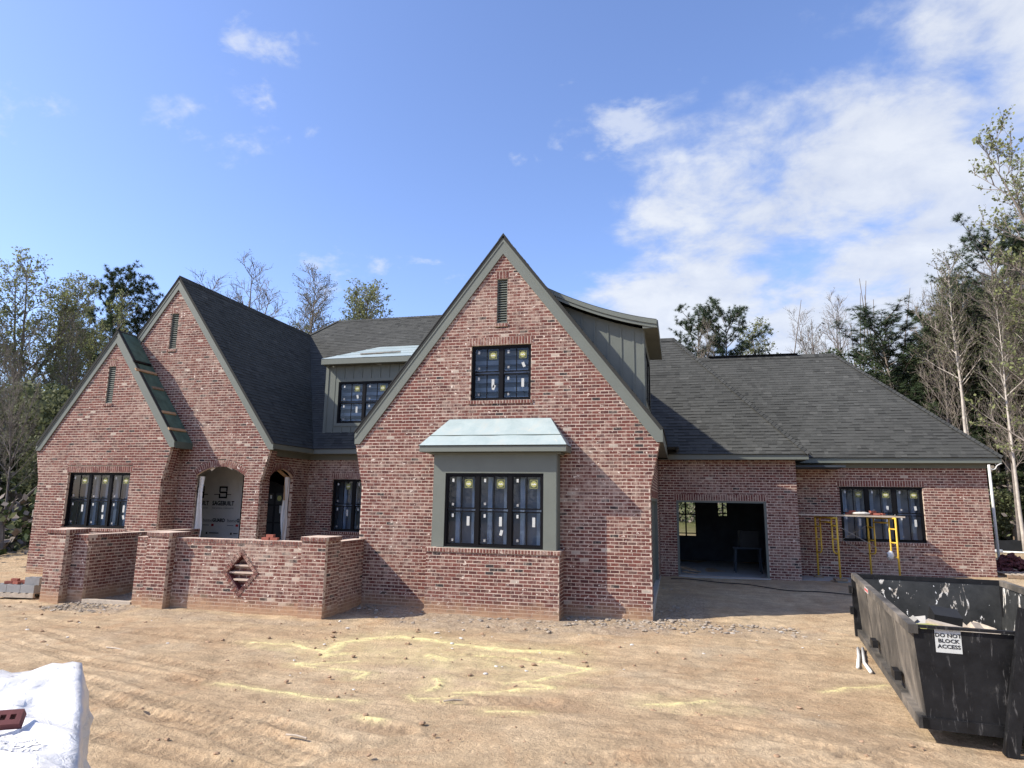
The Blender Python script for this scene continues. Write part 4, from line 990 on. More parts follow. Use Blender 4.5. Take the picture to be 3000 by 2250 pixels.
# ------------------------------------------------------------------ porch
YP = 20.80
pw = sheet([(-17.4, YP, 0.27), (-15.12, YP, 0.27), (-15.12, YP, 4.0), (-17.4, YP, 4.0)], 30, 40, 0.03, 12).build('wrapped_wall', 'house_wrap', house, True)
pw['label'] = 'porch wall covered in printed white house wrap'
def ptext(t, size, x, z, mt, bold=0.0, fit=None): return lettering(t, size, (x, YP-0.032, z), (1, 0, 0), (0, 0, 1), mt, pw, bold, fit=fit)
ptext('SAGEBUILT', 0.21, -15.835, 2.30, 'ink', 0.006, 0.90); ptext('BUILT', 0.21, -16.66, 2.295, 'ink', 0.006, 0.46)
ptext('FINE HOMES & COMMUNITIES', 0.062, -15.835, 2.13, 'ink_grey', 0.0, 0.88); ptext('OMES & COMM', 0.062, -16.68, 2.125, 'ink_grey', 0.0, 0.45)
for cx in (-15.87, -16.83):
    mb = MB(); w_, z0_, z1_ = 0.17, 2.48, 2.90; t_ = 0.055; yy0, yy1 = YP-0.034, YP-0.031
    mb.box(cx-w_, cx-w_+t_, yy0, yy1, z0_+0.22, z1_); mb.box(cx+w_-t_, cx+w_, yy0, yy1, z0_, z1_-0.18); mb.box(cx-w_, cx+w_, yy0, yy1, z1_-t_, z1_); mb.box(cx-w_, cx+w_, yy0, yy1, z0_, z0_+t_); mb.box(cx-w_+0.02, cx+w_-0.02, yy0, yy1, 2.66, 2.715); mb.box(cx+w_-t_, cx+w_, yy0, yy1, z1_-0.17, z1_-t_); mb.box(cx-w_, cx-w_+t_, yy0, yy1, z0_+t_, z0_+0.16)
    mb.box(cx-w_-0.20, cx-w_, yy0, yy1, 2.60, 2.625); mb.box(cx+w_, cx+w_+0.16, yy0, yy1, 2.60, 2.625); mb.build('logo', 'ink', pw)
for x0_ in (-16.42, -15.42):
    ptext('home', 0.17, x0_, 1.70, 'ink_grey', 0.0, 0.36); ptext('GUARD' if x0_ < -16 else 'G', 0.17, x0_+(0.46 if x0_ < -16 else 0.25), 1.705, 'ink', 0.006, 0.52 if x0_ < -16 else 0.11)
    mb = MB(); mb.box(x0_+0.17, x0_+0.27, YP-0.034, YP-0.031, 1.50, 1.58); mb.build('logo', 'ink_red', pw)
    mb = MB(); mb.box(x0_-0.18, x0_+0.08, YP-0.034, YP-0.032, 1.525, 1.545); mb.build('printed_line', 'ink_grey', pw)
    mb = MB(); mb.box(x0_+0.10, x0_+(0.50 if x0_ < -16 else 0.28), YP-0.034, YP-0.032, 1.25, 1.28); mb.box(x0_-0.02, x0_+0.04, YP-0.034, YP-0.032, 1.22, 1.29); mb.build('printed_line', 'ink', pw)
ptext('G', 0.15, -17.02, 1.69, 'ink', 0.006)
# dark arched entrance door with side glass
mb = MB(); n = 14; dx0, dx1 = -15.10, -13.18; dzs, dzc = 2.72, 3.10
cx, cz, R = arch_geo(dx0, dx1, dzs, dzc); th = math.asin((dx1-dx0)/2/R)
arc = [(cx+R*math.sin(th-2*th*k/n), YP-0.02, cz+R*math.cos(th-2*th*k/n)) for k in range(n+1)]
mb.prism([(dx0, YP-0.02, 0.27), (dx1, YP-0.02, 0.27)]+arc, (0, 0.06, 0)); dr = mb.build('front_door', 'black_frame', house); dr['label'] = 'dark arched entrance door behind the porch'
for k, (a, b) in enumerate(((-15.0, -14.55), (-14.47, -14.18), (-14.10, -13.80), (-13.72, -13.28))):
    for (z0_, z1_) in ((0.5, 1.05), (1.1, 1.65), (1.7, 2.25), (2.3, 2.68)):
        mb = MB(); mb.box(a, b, YP-0.03, YP-0.022, z0_, z1_); mb.build('pane', 'rubber', dr)
mb = MB(); mb.box(-13.68, -13.48, YP-0.036, YP-0.032, 2.40, 2.62); i = 20; mb.face([(-13.58+0.085*math.cos(-2*math.pi*j/i), YP-0.04, 2.51+0.085*math.sin(-2*math.pi*j/i)) for j in range(i)], 0.5, 1); mb.build('sticker', ['label_dark', 'yellow_label'], dr)
mb = MB(); mb.box(-13.55, -13.46, YP-0.036, YP-0.032, 2.0, 2.26); mb.box(-13.95, -13.88, YP-0.036, YP-0.032, 2.5, 2.62); mb.build('sticker', 'white_label', dr)
boxpart('porch_ceiling', 'soffit_paint', -17.5, -12.84, 18.46, YP, 3.72, 3.75)
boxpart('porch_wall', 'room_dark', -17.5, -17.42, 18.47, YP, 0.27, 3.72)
boxpart('porch_wall', 'house_wrap', -13.17, -12.84, YP-0.02, YP+0.03, 0.27, 3.72)
# loose wrap at the jambs of the arches
def curtain(p0, p1, z0, z1, amp, seed, name='loose_wrap', mat='house_wrap'):
    r = random.Random(seed); mb = MB(); p0 = Vector(p0); p1 = Vector(p1); nu, nv = 10, 40; d = (p1-p0); nr = Vector((d.y, -d.x, 0)).normalized(); f = [(r.uniform(1, 6), r.uniform(1, 4), r.uniform(0, 6)) for _ in range(5)]
    for i in range(nu+1):
        for j in range(nv+1):
            u = i/nu; v = j/nv; h = sum(math.sin(a*u*4+b*v*5+c) for a, b, c in f)/5*amp
            edge = 1+0.25*math.sin(v*9+seed)*(u)
            q = p0+d*u*edge+nr*h; mb.v.append((q.x, q.y, z0+(z1-z0)*v))
    for i in range(nu):
        for j in range(nv):
            a = i*(nv+1)+j; mb.f.append((a, a+nv+1, a+nv+2, a+1)); mb.t.append(0.5); mb.mi.append(0)
    return mb.build(name, mat, house, True)
curtain((-15.07, YE+0.14, 0), (-14.99, YE+0.30, 0), 0.4, 3.18, 0.03, 4); curtain((-13.31, YE+0.13, 0), (-13.34, YE+0.30, 0), 2.4, 3.2, 0.02, 7)
curtain((-12.86, 20.16, 0), (-12.98, 20.06, 0), 0.4, 3.2, 0.03, 9); curtain((-12.84, 20.15, 0), (-12.84, 19.95, 0), 0.4, 3.22, 0.03, 12)
mb = MB(); mb.box(-12.95, -12.85, 20.02, 20.15, 2.45, 3.25); mb.bar((-12.9, 20.1, 3.2), (-12.9, 19.55, 3.43), 0.1, 0.05); mb.build('arch_framing', 'wood', house)
mb = MB()
for x, z, w_, h_, dx in ((-14.60, 3.42, 0.14, 0.07, -0.05), (-13.95, 3.45, 0.11, 0.06, 0.05)):
    mb.face([(x-w_, YE+0.13, z+0.02), (x+w_*0.8, YE+0.13, z+0.03), (x+dx, YE+0.17, z-h_)])
mb.build('wrap_tabs', 'house_wrap', house)

# ------------------------------------------------------------------ garage wing room
x0_, x1_, z0_, z1_ = drC
mb = MB(); mb.box(x0_-0.001, x0_+0.07, YC+0.012, YC+0.16, z0_, z1_); mb.box(x1_-0.07, x1_+0.001, YC+0.012, YC+0.16, z0_, z1_); mb.box(x0_+0.07, x1_-0.07, YC+0.012, YC+0.16, z1_-0.06, z1_+0.001); gf = mb.build('garage_door_frame', 'paint_green', house)
boxpart('garage_sill', 'concrete', -0.12, 2.62, YC-0.12, YC+0.14, 0.05, 0.297)
YG = 28.5
bw = [(-0.62, 0.60, 1.25, 2.95), (1.47, 1.83, 2.06, 2.95)]
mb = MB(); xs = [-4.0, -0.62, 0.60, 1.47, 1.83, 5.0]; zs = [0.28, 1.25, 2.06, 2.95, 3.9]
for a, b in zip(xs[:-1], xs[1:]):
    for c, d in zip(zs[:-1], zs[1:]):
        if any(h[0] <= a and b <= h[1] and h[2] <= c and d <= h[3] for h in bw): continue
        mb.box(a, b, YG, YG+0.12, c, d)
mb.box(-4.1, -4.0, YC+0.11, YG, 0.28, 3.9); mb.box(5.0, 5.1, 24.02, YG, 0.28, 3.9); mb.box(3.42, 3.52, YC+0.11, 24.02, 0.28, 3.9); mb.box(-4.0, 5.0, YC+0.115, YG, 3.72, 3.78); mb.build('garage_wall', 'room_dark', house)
mb = MB()
for h in bw:
    for xx in np.linspace(h[0], h[1], 4 if h[1]-h[0] > 0.8 else 3)[1 if h[1]-h[0] < 0.8 else 0:]: mb.box(xx-0.03, xx+0.03, YG-0.03, YG-0.001, h[2], h[3])
    mb.box(h[0], h[1], YG-0.035, YG-0.031, h[2]+0.08, h[2]+0.12)
    if h[1]-h[0] > 0.8: mb.box(h[0], h[1], YG-0.035, YG-0.031, 2.08, 2.14)
mb.build('rear_window_bars', 'black_frame', house)
# openings of the same size in the closing rear wall let daylight in
# ------------------------------------------------------------------ courtyard wall with piers
gw = empty('courtyard_wall', (-11, 14.5, -0.15), 'low red brick courtyard wall with capped piers and a sunken diamond', 'wall')
YW = 14.24
DC = (-10.215, 0.765); DHW, DHH = 0.50, 0.56          # diamond: centre, half width, half height (outer edge of its border)
def sp_gw(z):
    s = [(-12.11, -8.49)]; k = 1-abs(z-DC[1])/DHH
    return cut(s, [(DC[0]-DHW*k, DC[0]+DHW*k, -9, 99)], z) if k > 0.02 else s
fW = FX(YW)
wm = wall(gw, 'wall_section', fW, -0.42, 1.445, sp_gw)
def cap(fr, wl, u0, u1, z0, h, dep, proud=0.012, top=True):
    mb = MB(); P = lambda u, z, n: fr.p(u, z, n)
    mb.hexa([P(u0, z0, proud-0.008), P(u1, z0, proud-0.008), P(u1, z0, -dep), P(u0, z0, -dep), P(u0, z0+h+0.004, proud-0.008), P(u1, z0+h+0.004, proud-0.008), P(u1, z0+h+0.004, -dep), P(u0, z0+h+0.004, -dep)])
    mb.build('cap_bed', 'mortar', gw); soldiers(gw, wl, fr, u0, u1, z0, h, proud=proud, dep=0.10)
cap(fW, wm, -12.11, -8.49, 1.445, 0.085, 0.26)
boxpart('wall_core', 'mortar', -12.11, -8.49, YW+0.22, YW+0.25, -0.4, 1.445, parent=gw)
# diamond: border of headers, recess with projecting ledges
mb = MB()
for (p, q) in (((-1, 0), (0, 1)), ((0, 1), (1, 0)), ((1, 0), (0, -1)), ((0, -1), (-1, 0))):
    a = Vector((DC[0]+p[0]*DHW, 0, DC[1]+p[1]*DHH)); b = Vector((DC[0]+q[0]*DHW, 0, DC[1]+q[1]*DHH)); d = (b-a); ln = d.length; d.normalize()
    cen = Vector((DC[0], 0, DC[1])); nin = Vector((-d.z, 0, d.x))
    if nin.dot(cen-a) < 0: nin = -nin
    n = int(round(ln/0.085))
    for k in range(n):
        c = a+d*(ln*(k+0.5)/n)+nin*0.048; c.y = YW+0.045-0.008
        brick_rec(gw, wm, c, d*(ln/n/2-0.007), Vector((0, 0.05, 0)), nin*0.042, random.choice((0.7, 0.89, 0.2, 0.55, 0.8)))
    c = (a+b)/2+nin*0.048; c.y = YW+0.055
    mb.obox(c, d*(ln/2), Vector((0, 0.048, 0)), nin*0.047)
mb.build('diamond_bed', 'mortar', gw)
for sx_ in (-1, 1):
    for sz_ in (-1, 1):
        k0 = 1-0.100/DHW*1.32
        a = Vector((DC[0]+sx_*DHW*k0, 0, DC[1])); b = Vector((DC[0], 0, DC[1]+sz_*DHH*k0)); d = (b-a); ln = d.length; d.normalize(); nin = Vector((-d.z, 0, d.x))
        if nin.dot(Vector((DC[0], 0, DC[1]))-a) < 0: nin = -nin
        mb = MB(); c = (a+b)/2+nin*0.004; c.y = YW+0.085; mb.obox(c, d*(ln/2), Vector((0, 0.080, 0)), nin*0.006); mb.build('diamond_reveal', 'dark_brick', gw)
ki = lambda z: 1-abs(z-DC[1])/(DHH-0.10)
fR = FX(YW+0.16)
wr = wall(gw, 'diamond_recess', fR, DC[1]-0.47, DC[1]+0.47, lambda z: [(DC[0]-DHW*0.98*max(0, 1-abs(z-DC[1])/DHH), DC[0]+DHW*0.98*max(0, 1-abs(z-DC[1])/DHH))] if abs(z-DC[1]) < DHH-0.03 else [], depth=0.11)
for dz in (0.165, 0.0, -0.165):
    hw = (DHW-0.105)*max(0.1, 1-abs(dz)/(DHH-0.105)); z_ = DC[1]+dz
    boxpart('ledge', 'mortar', DC[0]-hw+0.05, DC[0]+hw, YW+0.035, YW+0.158, z_-0.020, z_+0.020, parent=gw)
def pier(x0, x1, name='pier'):
    y0, y1 = 14.0, 14.68; z0, z1 = -0.45, 1.565
    wl = wall(gw, name, FX(y0), z0, z1, lambda z: [(x0, x1)], offset=x0)
    w2 = wall(gw, name, FP(x1), z0, z1, lambda z: [(y0+0.10, y1)], offset=y0)
    w3 = wall(gw, name, Frame((x0, 0, 0), (0, 1, 0), (-1, 0, 0)), z0, z1, lambda z: [(y0+0.10, y1)], offset=y0)
    e = 0.03; mb = MB(); mb.box(x0-e+0.006, x1+e-0.006, y0-e+0.006, y1+e, z1, z1+0.098); mb.build('cap_bed', 'mortar', gw)
    soldiers(gw, wl, FX(y0-e), x0-e, x1+e, z1, 0.095, proud=0.0, dep=0.10)
    soldiers(gw, w2, FP(x1+e), y0-e+0.10, y1+e, z1, 0.095, proud=0.0, dep=0.10)
pier(-15.80, -15.22); pier(-12.72, -12.11); pier(-8.48, -7.87)
def stub(x0, x1):
    wl = wall(gw, 'wall_end', FX(YW), -0.42, 1.445, lambda z: [(x0, x1)], offset=x0); cap(FX(YW), wl, x0, x1, 1.445, 0.085, 0.26)
stub(-15.22, -14.75); stub(-13.23, -12.72)
wl = wall(gw, 'return_wall', FP(-14.75), -0.42, 1.445, lambda z: [(YW+0.10, YE-0.005)]); cap(FP(-14.75), wl, YW+0.262, YE-0.005, 1.445, 0.085, 0.26)
wl = wall(gw, 'return_wall', FP(-7.90), -0.42, 1.445, lambda z: [(14.68, YA-0.005)]); cap(FP(-7.90), wl, 14.715, YA-0.005, 1.445, 0.085, 0.26)
boxpart('wall_core', 'mortar', -8.13, -8.10, 14.7, YA-0.005, -0.4, 1.445, parent=gw); boxpart('wall_core', 'mortar', -15.0, -14.97, YW+0.3, YE-0.005, -0.4, 1.445, parent=gw)
finish_bricks(gw)
boxpart('threshold', 'grey_wood', -14.72, -13.25, 14.22, 14.36, -0.16, -0.05, parent=gw)
# loose bricks on top of the wall
def core_brick(name, loc, rz, label, group=None, mat='clay_brick', tilt=(0, 0)):
    root = empty(name, loc, label, 'brick', group, rz=rz); root.rotation_euler = (tilt[0], tilt[1], rz)
    mb = MB(); L_, W_, H_ = 0.193/2, 0.09/2, 0.066/2
    # body with three square cores open at top and bottom
    xs = [-L_, -0.066, -0.036, -0.015, 0.015, 0.036, 0.066, L_]; ys = [-W_, -0.016, 0.016, W_]
    for i in range(7):
        for j in range(3):
            if j == 1 and i in (1, 3, 5): continue
            mb.box(xs[i], xs[i+1], ys[j], ys[j+1], -H_, H_)
    mb.build('body', mat, root, local=True); return root
core_brick('brick', (-9.66, 14.34, 1.569), 0.0, 'loose red brick lying left in the small pile on the courtyard wall', 'bricks left on the courtyard wall')
core_brick('brick', (-9.43, 14.34, 1.569), 0.05, 'loose red brick lying right in the small pile on the courtyard wall', 'bricks left on the courtyard wall')
core_brick('brick', (-9.54, 14.34, 1.637), -0.03, 'loose red brick set on top of two others on the courtyard wall', 'bricks left on the courtyard wall')

# ------------------------------------------------------------------ dumpster
DA = rad(-7.2); DO = Vector((2.60, 9.05, 0)); DW, DLn, DT, DB_ = 2.50, 6.15, 1.20, 0.135
dm = empty('dumpster', (2.60, 9.05, 0), 'open black roll-off dumpster with paint-splashed inside and a white sign', 'dumpster', rz=DA)
def dpart(name, mat, fn, parent=None):
    mb = MB(); fn(mb); o = mb.build(name, mat, parent or dm, local=parent is None)
    if parent is not None: pass
    return o
tw = 0.02
near = dpart('end_panel', 'dumpster_black', lambda m_: m_.hexa([(0.07, 0.0, DB_), (DW-0.07, 0.0, DB_), (DW-0.07, tw, DB_), (0.07, tw, DB_), (0.0, 0.0, DT-0.05), (DW, 0.0, DT-0.05), (DW, tw, DT-0.05), (0.0, tw, DT-0.05)]))
dpart('side_panel', 'dumpster_dusty', lambda m_: m_.hexa([(0.07, tw, DB_), (0.07+tw, tw, DB_), (0.07+tw, DLn-tw, DB_-0.05), (0.07, DLn-tw, DB_-0.05), (0.0, tw, DT-0.05), (tw, tw, DT-0.05), (tw, DLn-tw, DT-0.05), (0.0, DLn-tw, DT-0.05)]))
dpart('side_panel', 'dumpster_splashed', lambda m_: m_.hexa([(DW-0.07-tw, tw, DB_), (DW-0.07, tw, DB_), (DW-0.07, DLn-tw, DB_-0.05), (DW-0.07-tw, DLn-tw, DB_-0.05), (DW-tw, tw, DT-0.05), (DW, tw, DT-0.05), (DW, DLn-tw, DT-0.05), (DW-tw, DLn-tw, DT-0.05)]))
dpart('end_panel', 'dumpster_splashed', lambda m_: m_.box(0.03, DW-0.03, DLn-tw, DLn, DB_-0.05, DT-0.05))
dpart('floor_plate', 'dumpster_dusty', lambda m_: m_.box(0.09, DW-0.09, tw, DLn-tw, DB_-0.02, DB_+0.02))
for nm, b in (('top_rail', (-0.05, 0.05, -0.04, DLn+0.04)), ('top_rail', (DW-0.05, DW+0.05, -0.04, DLn+0.04))): dpart(nm, 'dumpster_dusty', lambda m_: m_.box(b[0], b[1], b[2], b[3], DT-0.10, DT))
dpart('top_rail', 'dumpster_black', lambda m_: m_.box(0.05, DW-0.05, -0.04, 0.03, DT-0.035, DT-0.004)); dpart('top_rail', 'dumpster_black', lambda m_: m_.box(0.05, DW-0.05, DLn-0.03, DLn+0.05, DT-0.08, DT-0.002))
dpart('bottom_rail', 'dumpster_black', lambda m_: m_.box(0.02, DW-0.02, -0.03, 0.06, DB_-0.07, DB_+0.05))
dpart('bottom_rail', 'dumpster_dusty', lambda m_: m_.hexa([(-0.02, -0.03, DB_-0.07), (0.10, -0.03, DB_-0.07), (0.10, DLn, DB_-0.12), (-0.02, DLn, DB_-0.12), (-0.02, -0.03, DB_+0.05), (0.08, -0.03, DB_+0.05), (0.08, DLn, DB_), (-0.02, DLn, DB_)]))
for k, y in enumerate((1.45, 2.9, 4.35)): dpart('seam_rib', 'dumpster_dusty', lambda m_: m_.hexa([(0.062, y, DB_), (0.07, y, DB_), (0.07, y+0.02, DB_), (0.062, y+0.02, DB_), (-0.008, y, DT-0.1), (0.0, y, DT-0.1), (0.0, y+0.02, DT-0.1), (-0.008, y+0.02, DT-0.1)]))
dpart('corner_post', 'dumpster_black', lambda m_: m_.box(-0.06, 0.06, DLn-0.12, DLn+0.04, 0.0, DT-0.101)); dpart('corner_post', 'dumpster_black', lambda m_: m_.box(DW-0.06, DW+0.06, DLn-0.12, DLn+0.04, 0.0, DT-0.101))
for z in (0.42, 0.82): dpart('hinge', 'dumpster_black', lambda m_: m_.box(-0.12, -0.06, DLn-0.16, DLn+0.0, z, z+0.14))
for y in (1.25, 3.4): dpart('side_hook', 'dumpster_black', lambda m_: m_.box(-0.06, 0.02, y, y+0.28, DB_+0.15, DB_+0.26))
for x in (0.45, DW-0.6): dpart('skid', 'dumpster_black', lambda m_: m_.box(x, x+0.15, 0.55, DLn-0.1, -0.08, DB_-0.021))
# slanted lift rail standing in front of the near end
mb = MB(); mb.bar((0.80, -0.16, -0.08), (1.10, -0.12, 1.46), 0.13, 0.11, (0, 1, 0)); mb.build('lift_rail', 'dumpster_black', dm, local=True)
mb = MB(); mb.bar((1.10, -0.12, 1.40), (2.3, -0.12, 1.42), 0.11, 0.11, (0, 0, 1)); mb.build('lift_rail', 'dumpster_black', dm, local=True)
mb = MB(); mb.bar((2.55, -0.16, -0.08), (2.28, -0.12, 1.46), 0.13, 0.11, (0, 1, 0)); mb.build('lift_rail', 'dumpster_black', dm, local=True)
mb = MB(); mb.box(0.22, 0.48, -0.0035, -0.001, 0.905, 1.163); sg = mb.build('sign', 'white_label', dm, local=True); sg['label'] = 'white DO NOT BLOCK ACCESS sign'
def dtext(t, size, x, z, bold):
    me = text_mesh(t, size, bold); me.materials.clear(); me.materials.append(MATS['ink']); o = bpy.data.objects.new('lettering', me); link(o, sg, True)
    o.matrix_basis = Matrix(((1.12, 0, 0, x), (0, 0, -1, -0.006), (0, 1, 0, z), (0, 0, 0, 1)))
dtext('DO NOT', 0.058, 0.352, 1.095, 0.0016); dtext('BLOCK', 0.058, 0.352, 1.035, 0.0016); dtext('ACCESS', 0.058, 0.352, 0.973, 0.0016)
mb = MB(); mb.box(0.002, 0.012, 4.2, 4.65, DT-0.1, DT); 
mb = MB(); mb.box(-0.0535, -0.0505, 3.55, 4.0, DT-0.095, DT-0.02, 0.5, 0); mb.box(-0.0545, -0.0536, 3.58, 3.75, DT-0.08, DT-0.035, 0.5, 1); mb.box(-0.0545, -0.0536, 3.8, 3.97, DT-0.08, DT-0.035, 0.5, 1); mb.build('decal', ['white_label', 'ink_red'], dm, local=True)
# waste inside
Rz = Matrix.Rotation(DA, 3, 'Z')
def dw(x, y, z): return DO+Rz @ Vector((x, y, 0))+Vector((0, 0, z))
def scrap(name, label, cat, size, at, rot, mat, group=None):
    mb = MB(); mb.box(-size[0]/2, size[0]/2, -size[1]/2, size[1]/2, -size[2]/2, size[2]/2); o = mb.build(name, mat)
    o.location = at; o.rotation_euler = rot; return tag(o, label, cat, group)
scrap('board', 'pale sheet of drywall leaning inside the dumpster', 'board', (0.9, 0.02, 0.75), dw(0.62, 3.2, 0.52), (rad(62), 0, DA+0.1), 'concrete')
scrap('board', 'grey plank lying slanted across the waste in the dumpster', 'board', (1.5, 0.18, 0.04), dw(1.15, 1.5, 0.88), (0, rad(9), DA-0.35), 'grey_wood')
scrap('board', 'second grey plank beside it in the dumpster, lower edge', 'board', (1.4, 0.10, 0.03), dw(1.2, 1.75, 0.86), (0, rad(8), DA-0.30), 'concrete')
scrap('paper_bag', 'crumpled yellow bag lying in the dumpster near the sign', 'bag', (0.26, 0.2, 0.07), dw(0.45, 1.55, 0.93), (rad(8), 0, DA+0.5), 'yellow_label')
scrap('broken_crate', 'dark broken crate standing behind the planks in the dumpster', 'crate', (0.35, 0.4, 0.5), dw(0.8, 2.5, 0.80), (0.2, 0.1, DA), 'rubber')
mb = MB(); r = random.Random(5)
for k in range(90):
    c = dw(r.uniform(0.5, DW-0.5), r.uniform(0.5, DLn-0.5), r.uniform(0.2, 0.45)); s = r.uniform(0.1, 0.35); a = Vector((r.uniform(-1, 1), r.uniform(-1, 1), r.uniform(-0.3, 0.3))).normalized(); b = a.orthogonal().normalized(); h = a.cross(b)
    mb.obox(c, a*s, b*r.uniform(0.04, 0.2), h*r.uniform(0.01, 0.06), 0.5, r.randrange(3))
mb.build('rubble', ['grey_wood', 'concrete', 'old_wood']); tag(bpy.data.objects['rubble'], 'mixed building rubble filling the dumpster', 'rubble', kind='stuff')

# ------------------------------------------------------------------ scaffold
sf = empty('scaffold', (5.2, 23.0, 0.4), 'yellow two-frame mason scaffold in front of the right window', 'scaffold')
def sframe(pa, pb, base_a, base_b, top):
    """pa front post (x,y), pb back post; each post carries a ladder side hung on its inner face"""
    pa = Vector((*pa, 0)); pb = Vector((*pb, 0)); d = (pb-pa).normalized(); r_ = 0.028
    mb = MB()
    for p, zb, s in ((pa, base_a, 1), (pb, base_b, -1)):
        mb.tube([p+ZV*zb, p+ZV*top], r_, 8)
        q = p+d*s*0.30
        rad_ = 0.12; zl = zb+0.72
        mb.tube([q+ZV*top, q+ZV*(zl+rad_), q-d*s*0.02+ZV*(zl+rad_*0.5), q-d*s*0.06+ZV*(zl+rad_*0.15), q-d*s*rad_+ZV*zl, p+ZV*zl], r_*0.85, 8)
        for z in (zl+0.42, zl+0.82): mb.tube([p+ZV*z, q+ZV*z], r_*0.8, 8)
    mb.tube([pa+ZV*(top-0.03), pb+ZV*(top-0.03)], r_, 8); mb.tube([pa+d*0.3+ZV*(top-0.17), pb-d*0.3+ZV*(top-0.17)], r_*0.85, 8)
    f = mb.build('frame', 'scaffold_yellow', sf, True)
    for p, zb in ((pa, base_a), (pb, base_b)):
        mb = MB(); mb.box(p.x-0.07, p.x+0.07, p.y-0.07, p.y+0.07, zb-0.012, zb); mb.build('foot_plate', 'steel', f)
    for p in (pa, pb):
        mb = MB(); mb.tube([p+ZV*(top), p+ZV*(top+0.09)], 0.014, 6); mb.build('coupling_pin', 'steel', f)
FLp, BLp, FRp, BRp = (4.60, 22.38), (4.22, 23.62), (6.22, 22.38), (5.76, 23.62)
gs = lambda q, h: gz(*q)+h
sframe(FLp, BLp, gs(FLp, 0.13), gs(BLp, 0.055), 2.20); sframe(FRp, BRp, gs(FRp, 0.055), gs(BRp, 0.055), 2.22)
for a, b, za, zb in ((FLp, FRp, 1.95, 1.0), (BLp, BRp, 1.0, 1.95), (BLp, BRp, 1.95, 1.0), (FLp, FRp, 1.0, 1.95)):
    if (a, za) == (FLp, 1.0): continue
    mb = MB(); mb.tube([(a[0], a[1]+0.03, za), (b[0], b[1]+0.03, zb)], 0.010, 6); mb.build('cross_brace', 'steel', sf)
scrap('timber_pad', 'short timber pad under the near left scaffold foot', 'timber', (0.34, 0.3, 0.06), (4.60, 22.38, gz(4.6, 22.38)+0.099), (0, 0, 0.1), 'old_wood')
scrap('concrete_block', 'grey block under the timber pad of the scaffold', 'block', (0.30, 0.2, 0.10), (4.62, 22.40, gz(4.6, 22.38)+0.019), (0, 0, 0.2), 'block')
for k, (x, y, z) in enumerate(((4.22, 23.62, gz(4.22, 23.62)+0.018), (6.22, 22.38, gz(6.22, 22.38)+0.018), (5.76, 23.62, gz(5.76, 23.62)+0.018))):
    scrap('timber_pad', ('short timber pad under the rear left scaffold foot by the wall', 'short timber pad under the front right scaffold foot', 'short timber pad under the rear right scaffold foot by the wall')[k], 'timber', (0.26, 0.22, 0.05), (x, y, z), (0, 0, 0.3*k), 'old_wood')
scrap('plank', 'grey scaffold plank nearest the camera', 'plank', (3.0, 0.24, 0.045), (5.02, 22.62, 2.245), (0, rad(0.5), -0.03), 'grey_wood')
scrap('plank', 'middle grey scaffold plank', 'plank', (2.9, 0.24, 0.045), (5.06, 22.88, 2.243), (0, rad(0.4), 0.01), 'grey_wood')
scrap('plank', 'grey scaffold plank nearest the brick wall', 'plank', (2.8, 0.24, 0.045), (5.0, 23.14, 2.246), (0, rad(0.3), 0.0), 'grey_wood')
for k, (x, y, z, rz) in enumerate(((5.62, 22.72, 2.305, 0.2), (5.80, 22.66, 2.305, -0.2), (5.70, 22.70, 2.372, 0.5), (5.98, 22.75, 2.305, 0.9), (5.3, 23.0, 2.305, 0.1), (5.1, 23.02, 2.305, 0.3), (5.2, 23.0, 2.372, -0.2))):
    core_brick('brick', (x, y, z), rz, ('red brick on the scaffold plank, left of the front group', 'red brick on the scaffold plank, right of the front group', 'red brick lying on top of the front group on the scaffold', 'red brick at the right end of the scaffold plank', 'red brick in the rear group on the scaffold, right one', 'red brick in the rear group on the scaffold, left one', 'red brick on top of the rear group on the scaffold')[k], 'bricks on the scaffold')
def sack(name, label, at, size, rz, mat, cat='bag', group=None, seed=1):
    r = random.Random(seed); mb = MB(); n, q = 14, 10
    for i in range(n+1):
        for j in range(q):
            t = i/n; a = 2*math.pi*j/q; sx = size[0]*(t-0.5); w_ = math.sin(math.pi*min(max(t, 0.03), 0.97))**0.35
            mb.v.append((sx, size[1]/2*w_*math.cos(a)*(1+0.1*r.uniform(-1, 1)), size[2]/2*(w_*math.sin(a)*(1+0.15*r.uniform(-1, 1))+1)))
    for i in range(n):
        for j in range(q):
            a = i*q+j; b = i*q+(j+1) % q; mb.f.append((a, b, b+q, a+q)); mb.t.append(0.5); mb.mi.append(0)
    o = mb.build(name, mat, None, True); o.location = at; o.rotation_euler = (0, 0, rz); return tag(o, label, cat, group)
sack('mortar_bag', 'folded pale mortar bag lying on the scaffold plank', (5.35, 22.62, 2.268), (0.48, 0.26, 0.10), 0.1, 'mortar_bag', seed=3)
sack('plastic_sack', 'crumpled white plastic sack hanging low at the front right scaffold frame', (6.02, 22.42, 0.98), (0.2, 0.16, 0.26), 0.4, 'pvc', seed=8)

